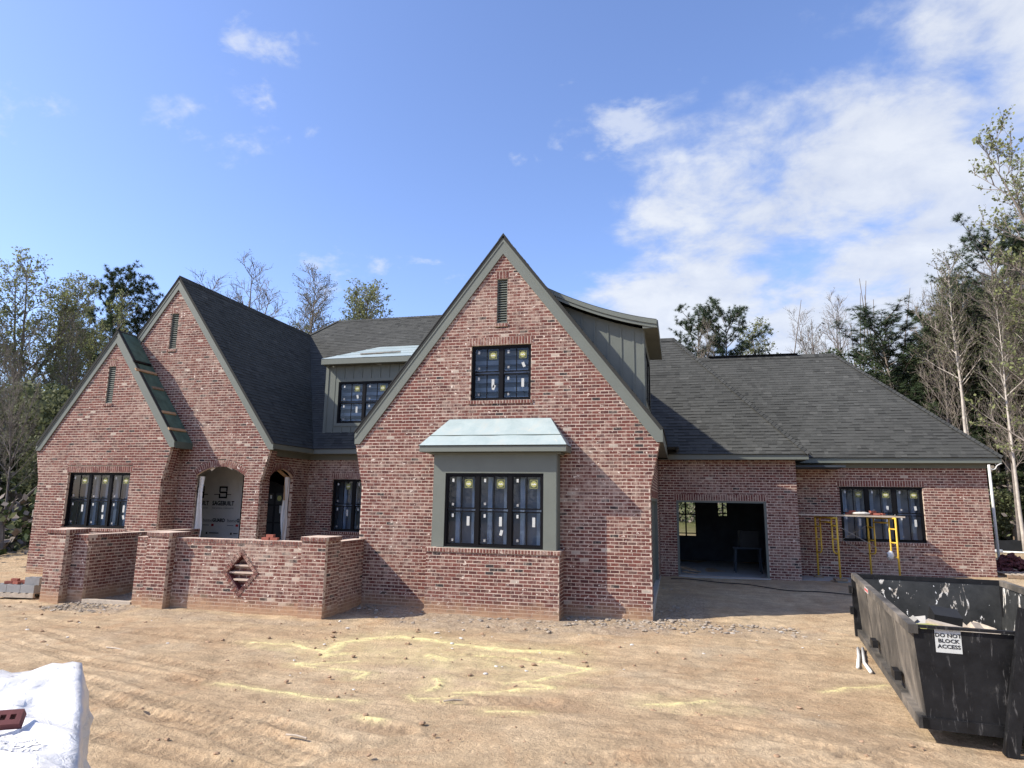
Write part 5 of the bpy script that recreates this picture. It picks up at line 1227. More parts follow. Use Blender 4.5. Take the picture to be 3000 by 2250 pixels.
# ------------------------------------------------------------------ block pallet at the left
pz0 = gz(-16.9, 14.5)+0.02
pal = empty('pallet', (-16.95, 14.6, pz0), 'wooden pallet under grey concrete blocks left of the courtyard pier', 'pallet', rz=0.12)
for k in range(6): mb = MB(); mb.box(-0.62+k*0.22, -0.62+k*0.22+0.14, -0.45, 0.45, 0.10, 0.12); mb.build('deck_board', 'grey_wood', pal, local=True)
for y in (-0.42, 0.0, 0.42): mb = MB(); mb.box(-0.62, 0.62, y-0.03, y+0.03, 0.02, 0.10); mb.build('stringer', 'grey_wood', pal, local=True)
for y in (-0.40, 0.40): mb = MB(); mb.box(-0.62, 0.62, y-0.05, y+0.05, 0.0, 0.019); mb.build('bottom_board', 'grey_wood', pal, local=True)
MP = Matrix.Translation((-16.95, 14.6, pz0)) @ Matrix.Rotation(0.12, 4, 'Z')
def hblock(p, rz, label, group='concrete blocks on the left pallet'):
    root = empty('concrete_block', tuple(p), label, 'block', group, rz=rz); L_, W_, H_ = 0.195, 0.096, 0.095
    mb = MB(); t = 0.03
    mb.box(-L_, L_, -W_, -W_+t, -H_, H_); mb.box(-L_, L_, W_-t, W_, -H_, H_)
    for x in (-L_, -t/2, L_-t): mb.box(x, x+t, -W_+t, W_-t, -H_, H_)
    mb.build('body', 'block', root, local=True)
names = ('left end', 'second from the left', 'right end'); k = 0
for row, y in enumerate((-0.32, -0.11, 0.10, 0.31)):
    for c_, x in enumerate((-0.40, 0.0, 0.40)):
        q = MP @ Vector((x, y, 0.217)); hblock(q, 0.12, 'grey hollow block on the left pallet, %s, %s row' % (names[c_], ('front', 'second', 'third', 'back')[row]))
for k, (x, y, rz) in enumerate(((-0.30, -0.25, 0.3), (-0.05, -0.28, -0.1), (-0.1, 0.0, 0.2), (0.18, -0.2, 0.15))):
    q = MP @ Vector((x, y, 0.347)); core_brick('brick', tuple(q), rz, ('red brick at the left on top of the pallet blocks', 'red brick at the middle front on top of the pallet blocks', 'red brick at the rear on top of the pallet blocks', 'red brick at the right front on top of the pallet blocks')[k], 'bricks on the block pallet')
q = MP @ Vector((-0.15, -0.22, 0.414)); core_brick('brick', tuple(q), 0.1, 'red brick lying on two others above the pallet blocks', 'bricks on the block pallet')
q = MP @ Vector((0.47, -0.28, 0.41)); hblock(q, 0.2, 'grey hollow block standing alone on top of the pallet, right end')

# ------------------------------------------------------------------ plastic-covered stack in the foreground
def hooded():
    root = empty('covered_pallet', (-4.6, 3.6, 0.1), 'stack of masonry bags under a white printed plastic hood in the foreground', 'pallet')
    nx, ny = 60, 46; r = random.Random(3); f = [(r.uniform(2, 10), r.uniform(2, 10), r.uniform(0, 6.3), r.uniform(0.3, 1)) for _ in range(12)]
    x0, x1, y0, y1 = -6.30, -4.55, 3.30, 4.40
    V_ = []; mb = MB(); A_, B_, C_, D_ = Vector((-3.12, 3.12, 0)), Vector((-4.58, 4.50, 0)), Vector((-5.85, 4.10, 0)), Vector((-4.60, 2.60, 0))
    pos = lambda u, v: (D_*(1-u)+A_*u)*(1-v)+(C_*(1-u)+B_*u)*v
    zt = lambda u, v: 1.14+0.03*v+0.08*u*v-0.05*math.exp(-((u-0.72)/0.15)**2-((v-0.45)/0.25)**2)+0.04*math.exp(-((u-0.97)/0.06)**2)*v
    # rings from the centre of the top outward and down the sides
    ring = []
    M_ = 72; rows = []
    def outline(s):
        s = s % 1.0; t = s*4; k = int(t); t -= k
        return [(t, 0), (1, t), (1-t, 1), (0, 1-t)][k]
    for j in range(0, 15):
        k = j/14; row = []
        for i in range(M_):
            a, b = outline(i/M_); u = 0.5+(a-0.5)*k; v = 0.5+(b-0.5)*k
            h = sum(c*math.sin(p*u*2.4+q_*v*2.4+w_) for p, q_, w_, c in f)/12*0.05 + 0.045*(1-abs(math.sin(7*u+5*v+2*math.sin(4*v))))**4 + 0.035*(1-abs(math.sin(9*v-6*u+1.5*math.sin(5*u))))**5
            q0 = pos(u, v); row.append(Vector((q0.x, q0.y, zt(u, v)+h-0.02*k**8)))
        rows.append(row)
    for j in range(1, 22):
        k = j/21; row = []
        for i in range(M_):
            a, b = outline(i/M_); p = rows[14][i]; out_ = pos(a, b)-pos(0.5, 0.5); out_.normalize()
            w_ = 0.028*math.sin(i*1.9+k*2)+0.02*math.sin(i*0.83-k*5+1)+0.012*math.sin(i*3.3+k*9)+0.06*(1-abs(math.sin(i*0.45+k*3)))**4
            row.append(Vector((p.x, p.y, p.z-k*(p.z-0.02)))+out_*(0.02+0.10*k+w_*min(1, k*4)))
        rows.append(row)
    for row in rows: mb.v.extend([tuple(p) for p in row])
    for j in range(len(rows)-1):
        for i in range(M_):
            a = j*M_+i; b = j*M_+(i+1) % M_; mb.f.append((a, b, b+M_, a+M_)); mb.t.append(0.5); mb.mi.append(0)
    hood = mb.build('plastic_hood', 'white_plastic', root, True)
    from mathutils.bvhtree import BVHTree
    bvh = BVHTree.FromPolygons([Vector(v) for v in mb.v], mb.f)
    # print on the top
    def pr(t, size, x, y, z, mt, tilt, mir=True, rz=0.0):
        X_ = Vector((math.cos(rz), math.sin(rz), 0)); Y_ = Vector((-math.sin(rz)*math.cos(tilt), math.cos(rz)*math.cos(tilt), math.sin(tilt))); o = lettering(t, size, (x, y, z), X_, Y_, mt, hood, 0.002, 1.0, mir)
        for v in o.data.vertices:
            q = o.matrix_basis @ v.co; hit = bvh.ray_cast(Vector((q.x, q.y, 3.0)), Vector((0, 0, -1)))
            if hit[0] is not None: q.z = hit[0].z+0.005
            v.co = q
        o.matrix_basis = Matrix.Identity(4)
    return root, hood, pr
cov_root, hood, hpr = hooded()
hp = core_brick('brick', (-3.98, 3.40, 1.215), 0.55, 'dark red cored brick lying on the white plastic hood', None, 'dark_brick', (rad(48), 0))
hpr('Adams', 0.15, -3.72, 3.19, 1.20, 'ink_grey', rad(5), True, 0.75); hpr('an O', 0.10, -3.60, 3.18, 1.195, 'ink_grey', rad(5), True, 0.75); hpr('products.com', 0.05, -3.78, 3.26, 1.20, 'ink', rad(5), False, 0.75); hpr('home', 0.08, -4.16, 3.56, 1.21, 'ink', rad(5), False, 0.75)
# ------------------------------------------------------------------ trees
def rot_about(v, axis, a): return Matrix.Rotation(a, 3, axis) @ v
def branch_pts(p, d, ln, n, wob, r, lift=0.0):
    pts = [p.copy()]; d = d.normalized()
    for k in range(n):
        d = (d+Vector((r.uniform(-wob, wob), r.uniform(-wob, wob), r.uniform(-wob, wob)+lift))).normalized(); p = p+d*(ln/n); pts.append(p.copy())
    return pts, d
def leaf_quad(mb, c, s, r, mi):
    a = Vector((r.gauss(0, 1), r.gauss(0, 1), r.gauss(0, 1))).normalized(); b = a.orthogonal().normalized(); b = rot_about(b, a, r.uniform(0, 6.28)); t = a.cross(b)
    mb.face([c-b*s*0.5, c+t*s*0.42, c+b*s*0.5, c-t*s*0.42], 0.5, mi)
def gen_deciduous(seed, H=20.0, leaf=3, leafsize=0.22, first=0.30, spread=0.30, r0=0.20, nb=34, bark='bark', leafmat_='leaf_spring', fork=False, asc=0.9):
    r = random.Random(seed); tr = MB(); cr_ = MB()
    p = Vector((0, 0, -0.3)); stems = []
    pts, d = branch_pts(p, Vector((0, 0, 1)), H*(0.45 if fork else 1.0), 12, 0.035, r, 0.02)
    n = len(pts); rs = [r0*(1-(0.45 if fork else 0.93)*k/(n-1)) for k in range(n)]; tr.tube(pts, rs, 8); stems.append((pts, rs, first/(0.45 if fork else 1)))
    if fork:
        for q in range(3):
            a = q*2.1+r.uniform(0, 1); dd = Vector((math.cos(a)*0.28, math.sin(a)*0.28, 1)); pp, _ = branch_pts(pts[-1], dd, H*0.56, 9, 0.06, r, 0.05); m_ = len(pp); rr = [r0*0.5*(1-0.92*k/(m_-1)) for k in range(m_)]; tr.tube(pp, rr, 6); stems.append((pp, rr, 0.05))
    for si, (pts, rs, f0) in enumerate(stems):
        cnt = nb if not fork else (6 if si == 0 else nb//3)
        for k in range(cnt):
            t = f0+(0.98-f0)*(k+r.random()*0.6)/cnt
            if t >= 1: continue
            x = t*(len(pts)-1); i = int(x); p0 = pts[i].lerp(pts[min(i+1, len(pts)-1)], x-i); rr = rs[i]*0.5
            hz = p0.z/H; ln = H*spread*(1.05-hz)**0.75*r.uniform(0.7, 1.15)+0.5; a = k*2.4+r.uniform(-0.4, 0.4); el = asc*(0.55+0.55*hz)+r.uniform(-0.15, 0.15)
            d = Vector((math.cos(a)*math.cos(el), math.sin(a)*math.cos(el), math.sin(el)))
            bp, dd = branch_pts(p0, d, ln, 6, 0.10, r, 0.06); b0 = max(0.02, min(rr, 0.012*ln+0.015)); tr.tube(bp, [b0*(1-0.85*j/6) for j in range(7)], 5, caps=False)
            ns = int(4+ln*1.7)
            for j in range(ns):
                tt = 0.22+0.78*(j+r.random())/ns; xx = min(tt, 0.999)*6; ii = int(xx); q0 = bp[ii].lerp(bp[ii+1], xx-ii); ax = (bp[ii+1]-bp[ii]).normalized()
                sd = rot_about(ax.orthogonal().normalized(), ax, r.uniform(0, 6.28)); d2 = (ax*0.75+sd*0.75+ZV*0.25).normalized(); l2 = ln*0.34*(1.15-tt)+0.35
                sp, _ = branch_pts(q0, d2, l2, 3, 0.16, r, 0.06); cr_.tube(sp, [0.022, 0.018, 0.013, 0.008], 3, caps=False)
                for m_ in range(int(3+l2*2.2)):
                    t3 = r.uniform(0.25, 1.0)*2.999; i3 = int(t3); s0 = sp[i3].lerp(sp[i3+1], t3-i3); d3 = (d2+Vector((r.uniform(-1, 1), r.uniform(-1, 1), r.uniform(-0.5, 1)))).normalized(); l3 = r.uniform(0.25, 0.65)
                    e = s0+d3*l3; cr_.tube([s0, e], [0.011, 0.005], 3, caps=False)
                    for _ in range(leaf):
                        leaf_quad(cr_, s0.lerp(e, r.uniform(0.3, 1.15))+Vector((r.gauss(0, 0.06), r.gauss(0, 0.06), r.gauss(0, 0.06))), leafsize*r.uniform(0.6, 1.2), r, 1)
    return tr.mesh('trunk', bark, True), cr_.mesh('crown', ['twig', leafmat_])
def gen_pine(seed, H=20.0, first=0.45, wide=0.17, nb=46, r0=0.22, size=0.34):
    r = random.Random(seed); tr = MB(); cr_ = MB(); pts, _ = branch_pts(Vector((0, 0, -0.3)), ZV.copy(), H, 12, 0.02, r, 0.02); rs = [r0*(1-0.9*k/12) for k in range(13)]; tr.tube(pts, rs, 8)
    def tuft(c, ax, s):
        for _ in range(26):
            d = (ax*0.55+Vector((r.gauss(0, 1), r.gauss(0, 1), r.gauss(0, 1))).normalized()*0.9).normalized(); sd = d.orthogonal().normalized()*0.020
            cr_.face([c-sd, c+sd, c+d*s*r.uniform(0.7, 1.1)], 0.5, 1)
    for k in range(nb):
        t = first+(1-first)*(k+r.random())/nb; x = min(t, 0.999)*12; i = int(x); p0 = pts[i].lerp(pts[i+1], x-i); hz = (t-first)/(1-first)
        ln = H*wide*(math.sin(math.pi*min(1, 0.18+0.80*(1-hz)))**0.8)*r.uniform(0.55, 1.15)+0.3; a = k*2.4+r.uniform(-0.5, 0.5); el = -0.1+0.9*hz+r.uniform(-0.2, 0.2)
        d = Vector((math.cos(a)*math.cos(el), math.sin(a)*math.cos(el), math.sin(el))); bp, _ = branch_pts(p0, d, ln, 5, 0.12, r, 0.07); tr.tube(bp, [0.05*(1-0.8*j/5) for j in range(6)], 4, caps=False)
        for j in range(int(7+ln*4)):
            tt = r.uniform(0.3, 1.0)*4.999; ii = int(tt); q = bp[ii].lerp(bp[ii+1], tt-ii); ax = (bp[ii+1]-bp[ii]).normalized(); sd = Vector((r.gauss(0, 1), r.gauss(0, 1), r.gauss(0, 0.7)+0.4)).normalized(); l2 = r.uniform(0.2, 0.75); e = q+(ax*0.6+sd).normalized()*l2
            cr_.tube([q, e], [0.014, 0.008], 3, caps=False); tuft(e, (e-q).normalized(), size); tuft(q.lerp(e, 0.55), (e-q).normalized(), size*0.9)
    return tr.mesh('trunk', 'bark', True), cr_.mesh('crown', ['twig', 'needle'])
def gen_evergreen(seed, H=12.0, rx=3.0, lm='leaf_dark', n=34000, base=0.12, ls=0.15):
    r = random.Random(seed); tr = MB(); cr_ = MB(); pts, _ = branch_pts(Vector((0, 0, -0.3)), ZV.copy(), H*0.92, 8, 0.03, r, 0.02); tr.tube(pts, [0.18*(1-0.85*k/8) for k in range(9)], 7)
    cl = []
    for k in range(120):
        h = base+(1-base)*r.random()**0.85; w_ = rx*(math.sin(math.pi*min(0.98, 0.16+0.80*(1-h)+0.02))**0.7)*math.sqrt(r.random()); a = r.uniform(0, 6.28); c = Vector((w_*math.cos(a), w_*math.sin(a), h*H)); cl.append((c, r.uniform(0.35, 0.95)))
        i = int(min(7, h*8)); tr.tube([pts[i], pts[i].lerp(c, 0.5)+ZV*0.1, c], [0.03, 0.02, 0.008], 3, caps=False)
    for _ in range(n):
        c, s = r.choice(cl); d = Vector((r.gauss(0, 1), r.gauss(0, 1), r.gauss(0, 0.8))).normalized()*s*r.random()**0.4; leaf_quad(cr_, c+d, ls*r.uniform(0.6, 1.3), r, 0)
    return tr.mesh('trunk', 'bark', True), cr_.mesh('crown', lm)
PROTO = {
 'spring1': gen_deciduous(1, leaf=4, leafsize=0.16, fork=True, r0=0.28, nb=54, spread=0.28, first=0.16),
 'spring2': gen_deciduous(2, leaf=4, leafsize=0.16, first=0.26, spread=0.24, nb=50),
 'bare1': gen_deciduous(3, leaf=1, leafsize=0.07, first=0.30, spread=0.30, fork=True, nb=54, r0=0.24, leafmat_='leaf_olive'),
 'bare2': gen_deciduous(4, leaf=2, leafsize=0.10, first=0.30, spread=0.22, nb=52, leafmat_='leaf_olive'),
 'pale1': gen_deciduous(5, leaf=3, leafsize=0.13, first=0.55, spread=0.19, nb=26, bark='bark_pale', r0=0.17, leafmat_='leaf_olive'),
 'pine1': gen_pine(6), 'pine2': gen_pine(7, first=0.35, wide=0.19, nb=54), 'pine3': gen_pine(12, first=0.15, wide=0.20, nb=80, size=0.42), 'ever1': gen_evergreen(8), 'ever2': gen_evergreen(9, rx=3.6), 'bush': gen_evergreen(10, H=6, rx=2.6, lm='leaf_olive', n=14000, base=0.05, ls=0.17)}
PH = {'spring1': 20, 'spring2': 20, 'bare1': 20, 'bare2': 20, 'pale1': 20, 'pine1': 20, 'pine2': 20, 'pine3': 20, 'ever1': 12, 'ever2': 12, 'bush': 6}
NAME = {'spring1': 'leafing_tree', 'spring2': 'leafing_tree', 'bare1': 'bare_tree', 'bare2': 'bare_tree', 'pale1': 'pale_trunk_tree', 'pine1': 'pine_tree', 'pine2': 'pine_tree', 'pine3': 'evergreen_tree', 'ever1': 'evergreen_tree', 'ever2': 'evergreen_tree', 'bush': 'bush'}
def tree(kind, x, y, top, label, group, rz=0.0, wide=1.0, base=None, lean=0.0):
    zb = gz(x, y) if base is None else base; root = empty(NAME[kind], (x, y, zb), label, 'bush' if kind == 'bush' else 'tree', group, rz=rz); s = (top-zb)/PH[kind]
    root.scale = (s*wide, s*wide, s); root.rotation_euler = (0, lean, rz)
    for nm, me in zip(('trunk', 'crown'), PROTO[kind]): link(bpy.data.objects.new(nm, me), root, True)
LEFT = 'trees at the left of the house'; BACK = 'trees behind the house'; RIGHT = 'trees in the wood at the right'
T = [
 ('spring1', -49.6, 40.0, 20.6, 'tall leafing tree with forked trunk highest above the left gables', LEFT, 0.3, 1.15), ('spring2', -49.4, 42.0, 19.6, 'leafing tree just right of the tallest left tree', LEFT, 1.0, 1.1),
 ('spring1', -50.6, 46.5, 20.3, 'leafing tree between the tallest left tree and the dark pine', LEFT, 2.0, 1.0), ('spring2', -51.5, 38.5, 19.0, 'leafing tree at the left edge of the photo', LEFT, 3.1, 1.2), ('bare2', -46.0, 41.0, 16.0, 'thin budding tree in front of the leafing trees at the left', LEFT, 0.6, 0.9),
 ('pine1', -57.0, 55.0, 24.4, 'dark pine with tufted top behind the small left gable', LEFT, 0.4, 1.15), ('pine2', -54.0, 58.5, 22.0, 'lower dark pine between the two left gables', LEFT, 1.4, 1.1), ('pine2', -60.5, 56.0, 20.5, 'dark pine half hidden behind the leafing trees at the left', LEFT, 2.2, 1.1),
 ('bare1', -29.0, 23.5, 8.2, 'grey bare tree standing close to the left corner of the house', LEFT, 0.5, 0.8), ('bare2', -31.5, 24.0, 9.6, 'thin bare tree beside the left house corner, in the undergrowth', LEFT, 1.9, 0.9), ('bare1', -40.5, 32.0, 13.0, 'bare tree at the left edge above the undergrowth', LEFT, 2.5, 0.9),
 ('bush', -36.0, 28.5, 7.2, 'green bush at the left edge of the photo', LEFT, 0.2, 1.2), ('bush', -33.5, 31.0, 7.6, 'tall green bush behind the left house corner', LEFT, 1.2, 1.1), ('bush', -38.5, 32.0, 8.6, 'dark bush behind the left edge bush', LEFT, 2.2, 1.2), ('ever1', -43.0, 37.0, 10.0, 'dark evergreen low at the left edge', LEFT, 0.9, 1.2), ('ever2', -39.5, 38.5, 9.6, 'dark evergreen left of the small gable', LEFT, 2.9, 1.0), ('bush', -29.5, 27.0, 5.0, 'low bush beside the block pallet and the house corner', LEFT, 0.5, 1.2),
 ('bare1', -43.4, 60.0, 26.4, 'wide bare tree behind the ridge right of the left gable', BACK, 0.8, 1.35), ('bare2', -37.5, 62.0, 26.3, 'tall slender budding tree behind the main ridge', BACK, 0.3, 1.2), ('bare2', -41.0, 64.0, 25.0, 'slender tree left of the tallest one behind the main ridge', BACK, 2.4, 1.2), ('spring2', -33.9, 65.0, 25.6, 'pale green tree behind the main ridge, left of the rounder one', BACK, 1.1, 1.2), ('spring2', -30.6, 63.0, 25.0, 'round pale green tree behind the main ridge nearest the front gable', BACK, 2.1, 1.35), ('spring2', -45.5, 70.0, 23.0, 'small pale green tree low behind the roof valley', BACK, 0.1, 1.4),
 ('pine1', 1.3, 52.0, 16.6, 'dark pine rising behind the garage ridge at its left', BACK, 0.3, 1.15), ('pine2', 3.9, 54.0, 17.3, 'dark pine with layered tufts behind the garage ridge', BACK, 1.2, 1.0), ('bare2', 2.0, 50.0, 15.6, 'thin bare tree in front of the two pines behind the garage', BACK, 0.6, 0.7), ('spring2', 7.2, 57.0, 17.4, 'yellow-green bushy tree behind the right wing ridge', BACK, 1.4, 1.3), ('ever2', 9.0, 59.0, 14.8, 'low dark evergreen behind the middle of the right ridge', BACK, 1.7, 1.0), ('bare1', 13.6, 60.0, 19.6, 'bare tree with spreading twigs behind the right ridge end', BACK, 0.2, 1.0), ('bare2', 11.3, 62.0, 18.2, 'thin bare tree left of the spreading bare tree', BACK, 2.8, 0.7), ('ever1', 12.8, 55.0, 14.0, 'dark evergreen below the spreading bare tree', BACK, 2.0, 1.0),
 ('pine3', 14.0, 48.0, 14.8, 'broad dark green evergreen above the right hip', RIGHT, 0.5, 1.5), ('pine3', 16.4, 47.0, 13.8, 'dark green evergreen right of the broad one above the hip', RIGHT, 1.5, 1.5), ('pale1', 15.6, 42.0, 17.2, 'pale trunk tree with sparse leaves, leftmost of the right wood', RIGHT, 0.1, 1.0), ('pale1', 16.3, 43.0, 16.2, 'pale trunk tree close behind the leftmost pale one', RIGHT, 1.7, 0.9), ('bare2', 15.2, 44.0, 15.8, 'slender bare tree between evergreen and pale trunks', RIGHT, 2.3, 0.8),
 ('pine1', 18.3, 44.0, 18.8, 'tall dark pine at the right of the photo', RIGHT, 0.7, 1.0), ('pine2', 21.0, 47.0, 18.0, 'dark pine behind the tallest leafing tree at the right edge', RIGHT, 1.9, 1.1), ('spring1', 18.2, 35.5, 20.9, 'tallest leafing tree cut by the right edge of the photo', RIGHT, 2.6, 0.95), ('pale1', 15.9, 37.5, 14.0, 'pale bare trunk rising beside the right end of the roof', RIGHT, 3.0, 0.8), ('pale1', 17.2, 36.0, 15.0, 'pale trunk nearest the right edge of the photo', RIGHT, 0.9, 0.9), ('bare1', 18.5, 39.0, 15.5, 'grey bare tree filling the right edge', RIGHT, 1.2, 1.0), ('bare1', 16.8, 46.0, 15.5, 'grey bare tree behind the right roof hip', RIGHT, 2.2, 1.0), ('bare2', 19.6, 40.0, 17.0, 'twiggy bare tree right of the dark pine', RIGHT, 0.4, 1.1), ('bare1', 21.5, 43.0, 16.0, 'twiggy bare tree farthest right in the wood', RIGHT, 1.1, 1.1), ('ever2', 19.5, 50.0, 13.5, 'dark evergreen deep in the right wood', RIGHT, 0.7, 1.2), ('ever1', 22.5, 51.0, 13.0, 'dark evergreen far right deep in the wood', RIGHT, 2.7, 1.2), ('ever2', 17.2, 53.0, 12.5, 'dark evergreen behind the hip of the right roof, low', RIGHT, 2.0, 1.1), ('bare2', 17.0, 40.5, 13.0, 'young bare tree among the pale trunks', RIGHT, 0.5, 0.8), ('pine2', 23.5, 54.0, 17.0, 'pine at the back of the right wood', RIGHT, 0.9, 1.1), ('bare2', 20.5, 45.5, 15.0, 'bare tree at the back of the right edge', RIGHT, 0.2, 1.2), ('bush', 16.8, 44.5, 4.2, 'bush low in the right wood beyond the silt fence', RIGHT, 0.2, 1.2), ('bush', 19.5, 45.5, 4.8, 'bush at the right edge beyond the silt fence', RIGHT, 1.2, 1.3), ('pine2', 17.6, 49.5, 15.2, 'dark pine filling the gap behind the pale trunks', RIGHT, 2.9, 1.3), ('pine3', 19.6, 48.5, 16.4, 'dark dense pine behind the tall dark pine at the right', RIGHT, 0.9, 1.3), ('pine3', 22.0, 46.5, 16.5, 'dense dark evergreen at the right edge of the photo', RIGHT, 2.0, 1.3), ('pine3', 18.2, 44.8, 10.5, 'young dark evergreen low among the pale trunks', RIGHT, 0.3, 1.5), ('pine2', 21.0, 52.0, 15.0, 'dark pine deep at the right edge', RIGHT, 0.2, 1.3), ('ever1', 14.6, 52.0, 9.0, 'low evergreen behind the right house corner', RIGHT, 1.2, 1.2)]
for t in T: tree(t[0], t[1], t[2], t[3], t[4], t[5], t[6], t[7])
# wooded background far behind: reads as one dark mass
def wood(name, label, segs, seed, n=9000):
    r = random.Random(seed); mb = MB()
    for (xa, ya, xb, yb, h) in segs:
        for k in range(n):
            t = r.random(); x = xa+(xb-xa)*t+r.gauss(0, 2.0); y = ya+(yb-ya)*t+r.gauss(0, 2.5); z = gz(x, y)+h*r.random()**1.5*(0.6+0.5*math.sin(x*0.7)*math.sin(y*0.9+1)+0.2); leaf_quad(mb, Vector((x, y, z)), r.uniform(0.18, 0.42), r, r.choice((0, 0, 1, 2, 2)))
        for k in range(60):
            t = r.random(); x = xa+(xb-xa)*t+r.gauss(0, 2.0); y = ya+(yb-ya)*t+r.gauss(0, 2.5); z = gz(x, y); hh = h*r.uniform(0.8, 1.6); mb.tube([(x, y, z-0.2), (x+r.gauss(0, 0.3), y, z+hh*0.5), (x+r.gauss(0, 0.7), y, z+hh)], [0.11, 0.08, 0.02], 5, 0.5, 2, False)
    o = mb.build(name, ['leaf_dark', 'leaf_olive', 'twig']); tag(o, label, 'wood', kind='stuff')
wood('distant_wood', 'dark distant wood behind and beside the house', [(-62, 36, -40, 62, 9.0), (-40, 66, 10, 68, 9), (10, 62, 34, 50, 13), (15, 50, 30, 44, 7), (-46, 30, -36, 42, 4.5)], 21, 15000)
wood('undergrowth', 'tangled undergrowth along the edge of the left wood', [(-27.5, 20.5, -39, 30, 2.2), (-31, 20, -42, 28, 3.0)], 23, 9000)
wood('reflection_wood', 'unseen strip of trees added behind the viewpoint to darken the window reflections', [(-60, -45, 60, -45, 14.0)], 24, 22000)  # out of view, added so the window panes reflect something dark

# ------------------------------------------------------------------ small things on the ground
def pipe(pts, label, r_=0.028):
    mb = MB(); mb.tube(pts, r_, 8); o = mb.build('plastic_pipe', 'pvc', None, True); return tag(o, label, 'pipe', 'white pipes beside the dumpster')
g_ = lambda x, y, h=0.0: (x, y, gz(x, y)+h)
pipe([g_(2.80, 12.78, 0.04), g_(3.03, 13.7, 0.04), g_(3.17, 14.35, 0.04)], 'short white plastic pipe left of the dumpster, left one')
pipe([g_(2.93, 12.5, 0.04), g_(2.99, 13.15, 0.04), g_(3.25, 14.35, 0.04)], 'bent white plastic pipe left of the dumpster, nearer its side')
mb = MB(); pts = []
for k in range(60):
    t = k/59; x = -0.35+t*6.5; y = 21.55-1.9*t+0.18*math.sin(t*9)+0.1*math.sin(t*23); pts.append((x, y, gz(x, y)+0.035))
mb.tube(pts, 0.014, 6); tag(mb.build('cable', 'rubber', None, True), 'black cable lying across the ground before the open garage', 'cable')
# silt fence, white pole and material heaps beyond the right wing
fen = empty('silt_fence', (16, 37, gz(16, 37)), 'low black silt fence in front of the right wood', 'fence')
xs = [11.2+k*0.9 for k in range(13)]
ypos = lambda x: 38.4-0.10*(x-11)
for a, b in zip(xs[:-1], xs[1:]):
    mb = MB(); za, zb = gz(a, ypos(a)), gz(b, ypos(b)); n = 4
    for k in range(n):
        u0, u1 = k/n, (k+1)/n; s0 = -0.05*math.sin(math.pi*u0); s1 = -0.05*math.sin(math.pi*u1); A = lambda u: (a+(b-a)*u, ypos(a)+(ypos(b)-ypos(a))*u)
        p0, p1 = A(u0), A(u1); mb.face([(p0[0], p0[1], za-0.05), (p1[0], p1[1], zb-0.05), (p1[0], p1[1]+0.02, zb+0.55+s1), (p0[0], p0[1]+0.02, za+0.55+s0)])
    mb.build('fabric', 'silt', fen)
for x in xs: mb = MB(); z = gz(x, ypos(x)); mb.box(x-0.02, x+0.02, ypos(x)+0.03, ypos(x)+0.07, z-0.1, z+0.70); mb.build('stake', 'old_wood', fen)
mb = MB(); mb.tube([g_(13.6, 36.2, 0.09), g_(14.4, 36.1, 0.09)], 0.09, 10); tag(mb.build('drain_pipe', 'pvc', None, True), 'short thick white drain pipe at the foot of the silt fence', 'pipe')
mb = MB(); mb.tube([g_(14.4, 36.3, 0.06), g_(16.8, 36.0, 0.06)], 0.045, 8); tag(mb.build('plastic_pipe', 'pvc', None, True), 'long thin white pipe along the silt fence', 'pipe')
zp = gz(12.0, 30.6)
pole = empty('conduit_pole', (12.06, 30.6, zp), 'white plastic conduit pole with a loose hose behind the right house corner', 'pole')
mb = MB(); mb.tube([(0, 0, -0.2), (0, 0, 4.2)], 0.05, 10); mb.build('pole', 'pvc', pole, True, local=True)
mb = MB(); mb.tube([(-0.09, 0, 1.35), (-0.24, 0, 1.7), (-0.30, 0, 2.2), (-0.22, 0, 3.0), (-0.14, 0, 3.9)], 0.03, 8); mb.build('hose', 'concrete', pole, True, local=True)
mb = MB(); mb.tube([(0.12*math.cos(a)+0.1, -0.1, 3.75+0.14*math.sin(a)) for a in np.linspace(0.5, 6.2, 18)]+[(0.3, -0.1, 3.8), (0.42, -0.1, 3.86)], 0.022, 6); mb.build('hose_loop', 'pvc', pole, True, local=True)
# heap of dark bricks and a pallet
r = random.Random(4); me_b = None
hp_x, hp_y = 10.45, 25.7
mbu = MB(); mbu.box(-0.097, 0.097, -0.045, 0.045, -0.033, 0.033); me_b = mbu.mesh('brick', 'dark_brick'); cnt = 0
heap = empty('brick_heap', (hp_x, hp_y, gz(hp_x, hp_y)), 'heap of dark red bricks beside the right house corner', 'bricks')
for k in range(260):
    u, v = r.gauss(0, 0.42), r.gauss(0, 0.36); h = 0.62*math.exp(-(u*u+v*v)/0.30)
    o = bpy.data.objects.new('brick', me_b); link(o, heap, True); o.location = (u, v, max(0.03, h*r.uniform(0.5, 1.0))); o.rotation_euler = (r.uniform(-0.5, 0.5), r.uniform(-0.5, 0.5), r.uniform(0, 6.28))
def flat_pallet(x, y, rz, label):
    p = empty('pallet', (x, y, gz(x, y)+0.01), label, 'pallet', 'empty pallets', rz=rz)
    for k in range(6): mb = MB(); mb.box(-0.6, 0.6, -0.5+k*0.19, -0.5+k*0.19+0.10, 0.10, 0.12); mb.build('deck_board', 'grey_wood', p, local=True)
    for xx in (-0.57, 0, 0.57): mb = MB(); mb.box(xx-0.03, xx+0.03, -0.5, 0.55, 0.0, 0.10); mb.build('stringer', 'old_wood', p, local=True)
flat_pallet(10.15, 24.35, 1.5, 'empty wooden pallet in front of the heap of dark bricks')
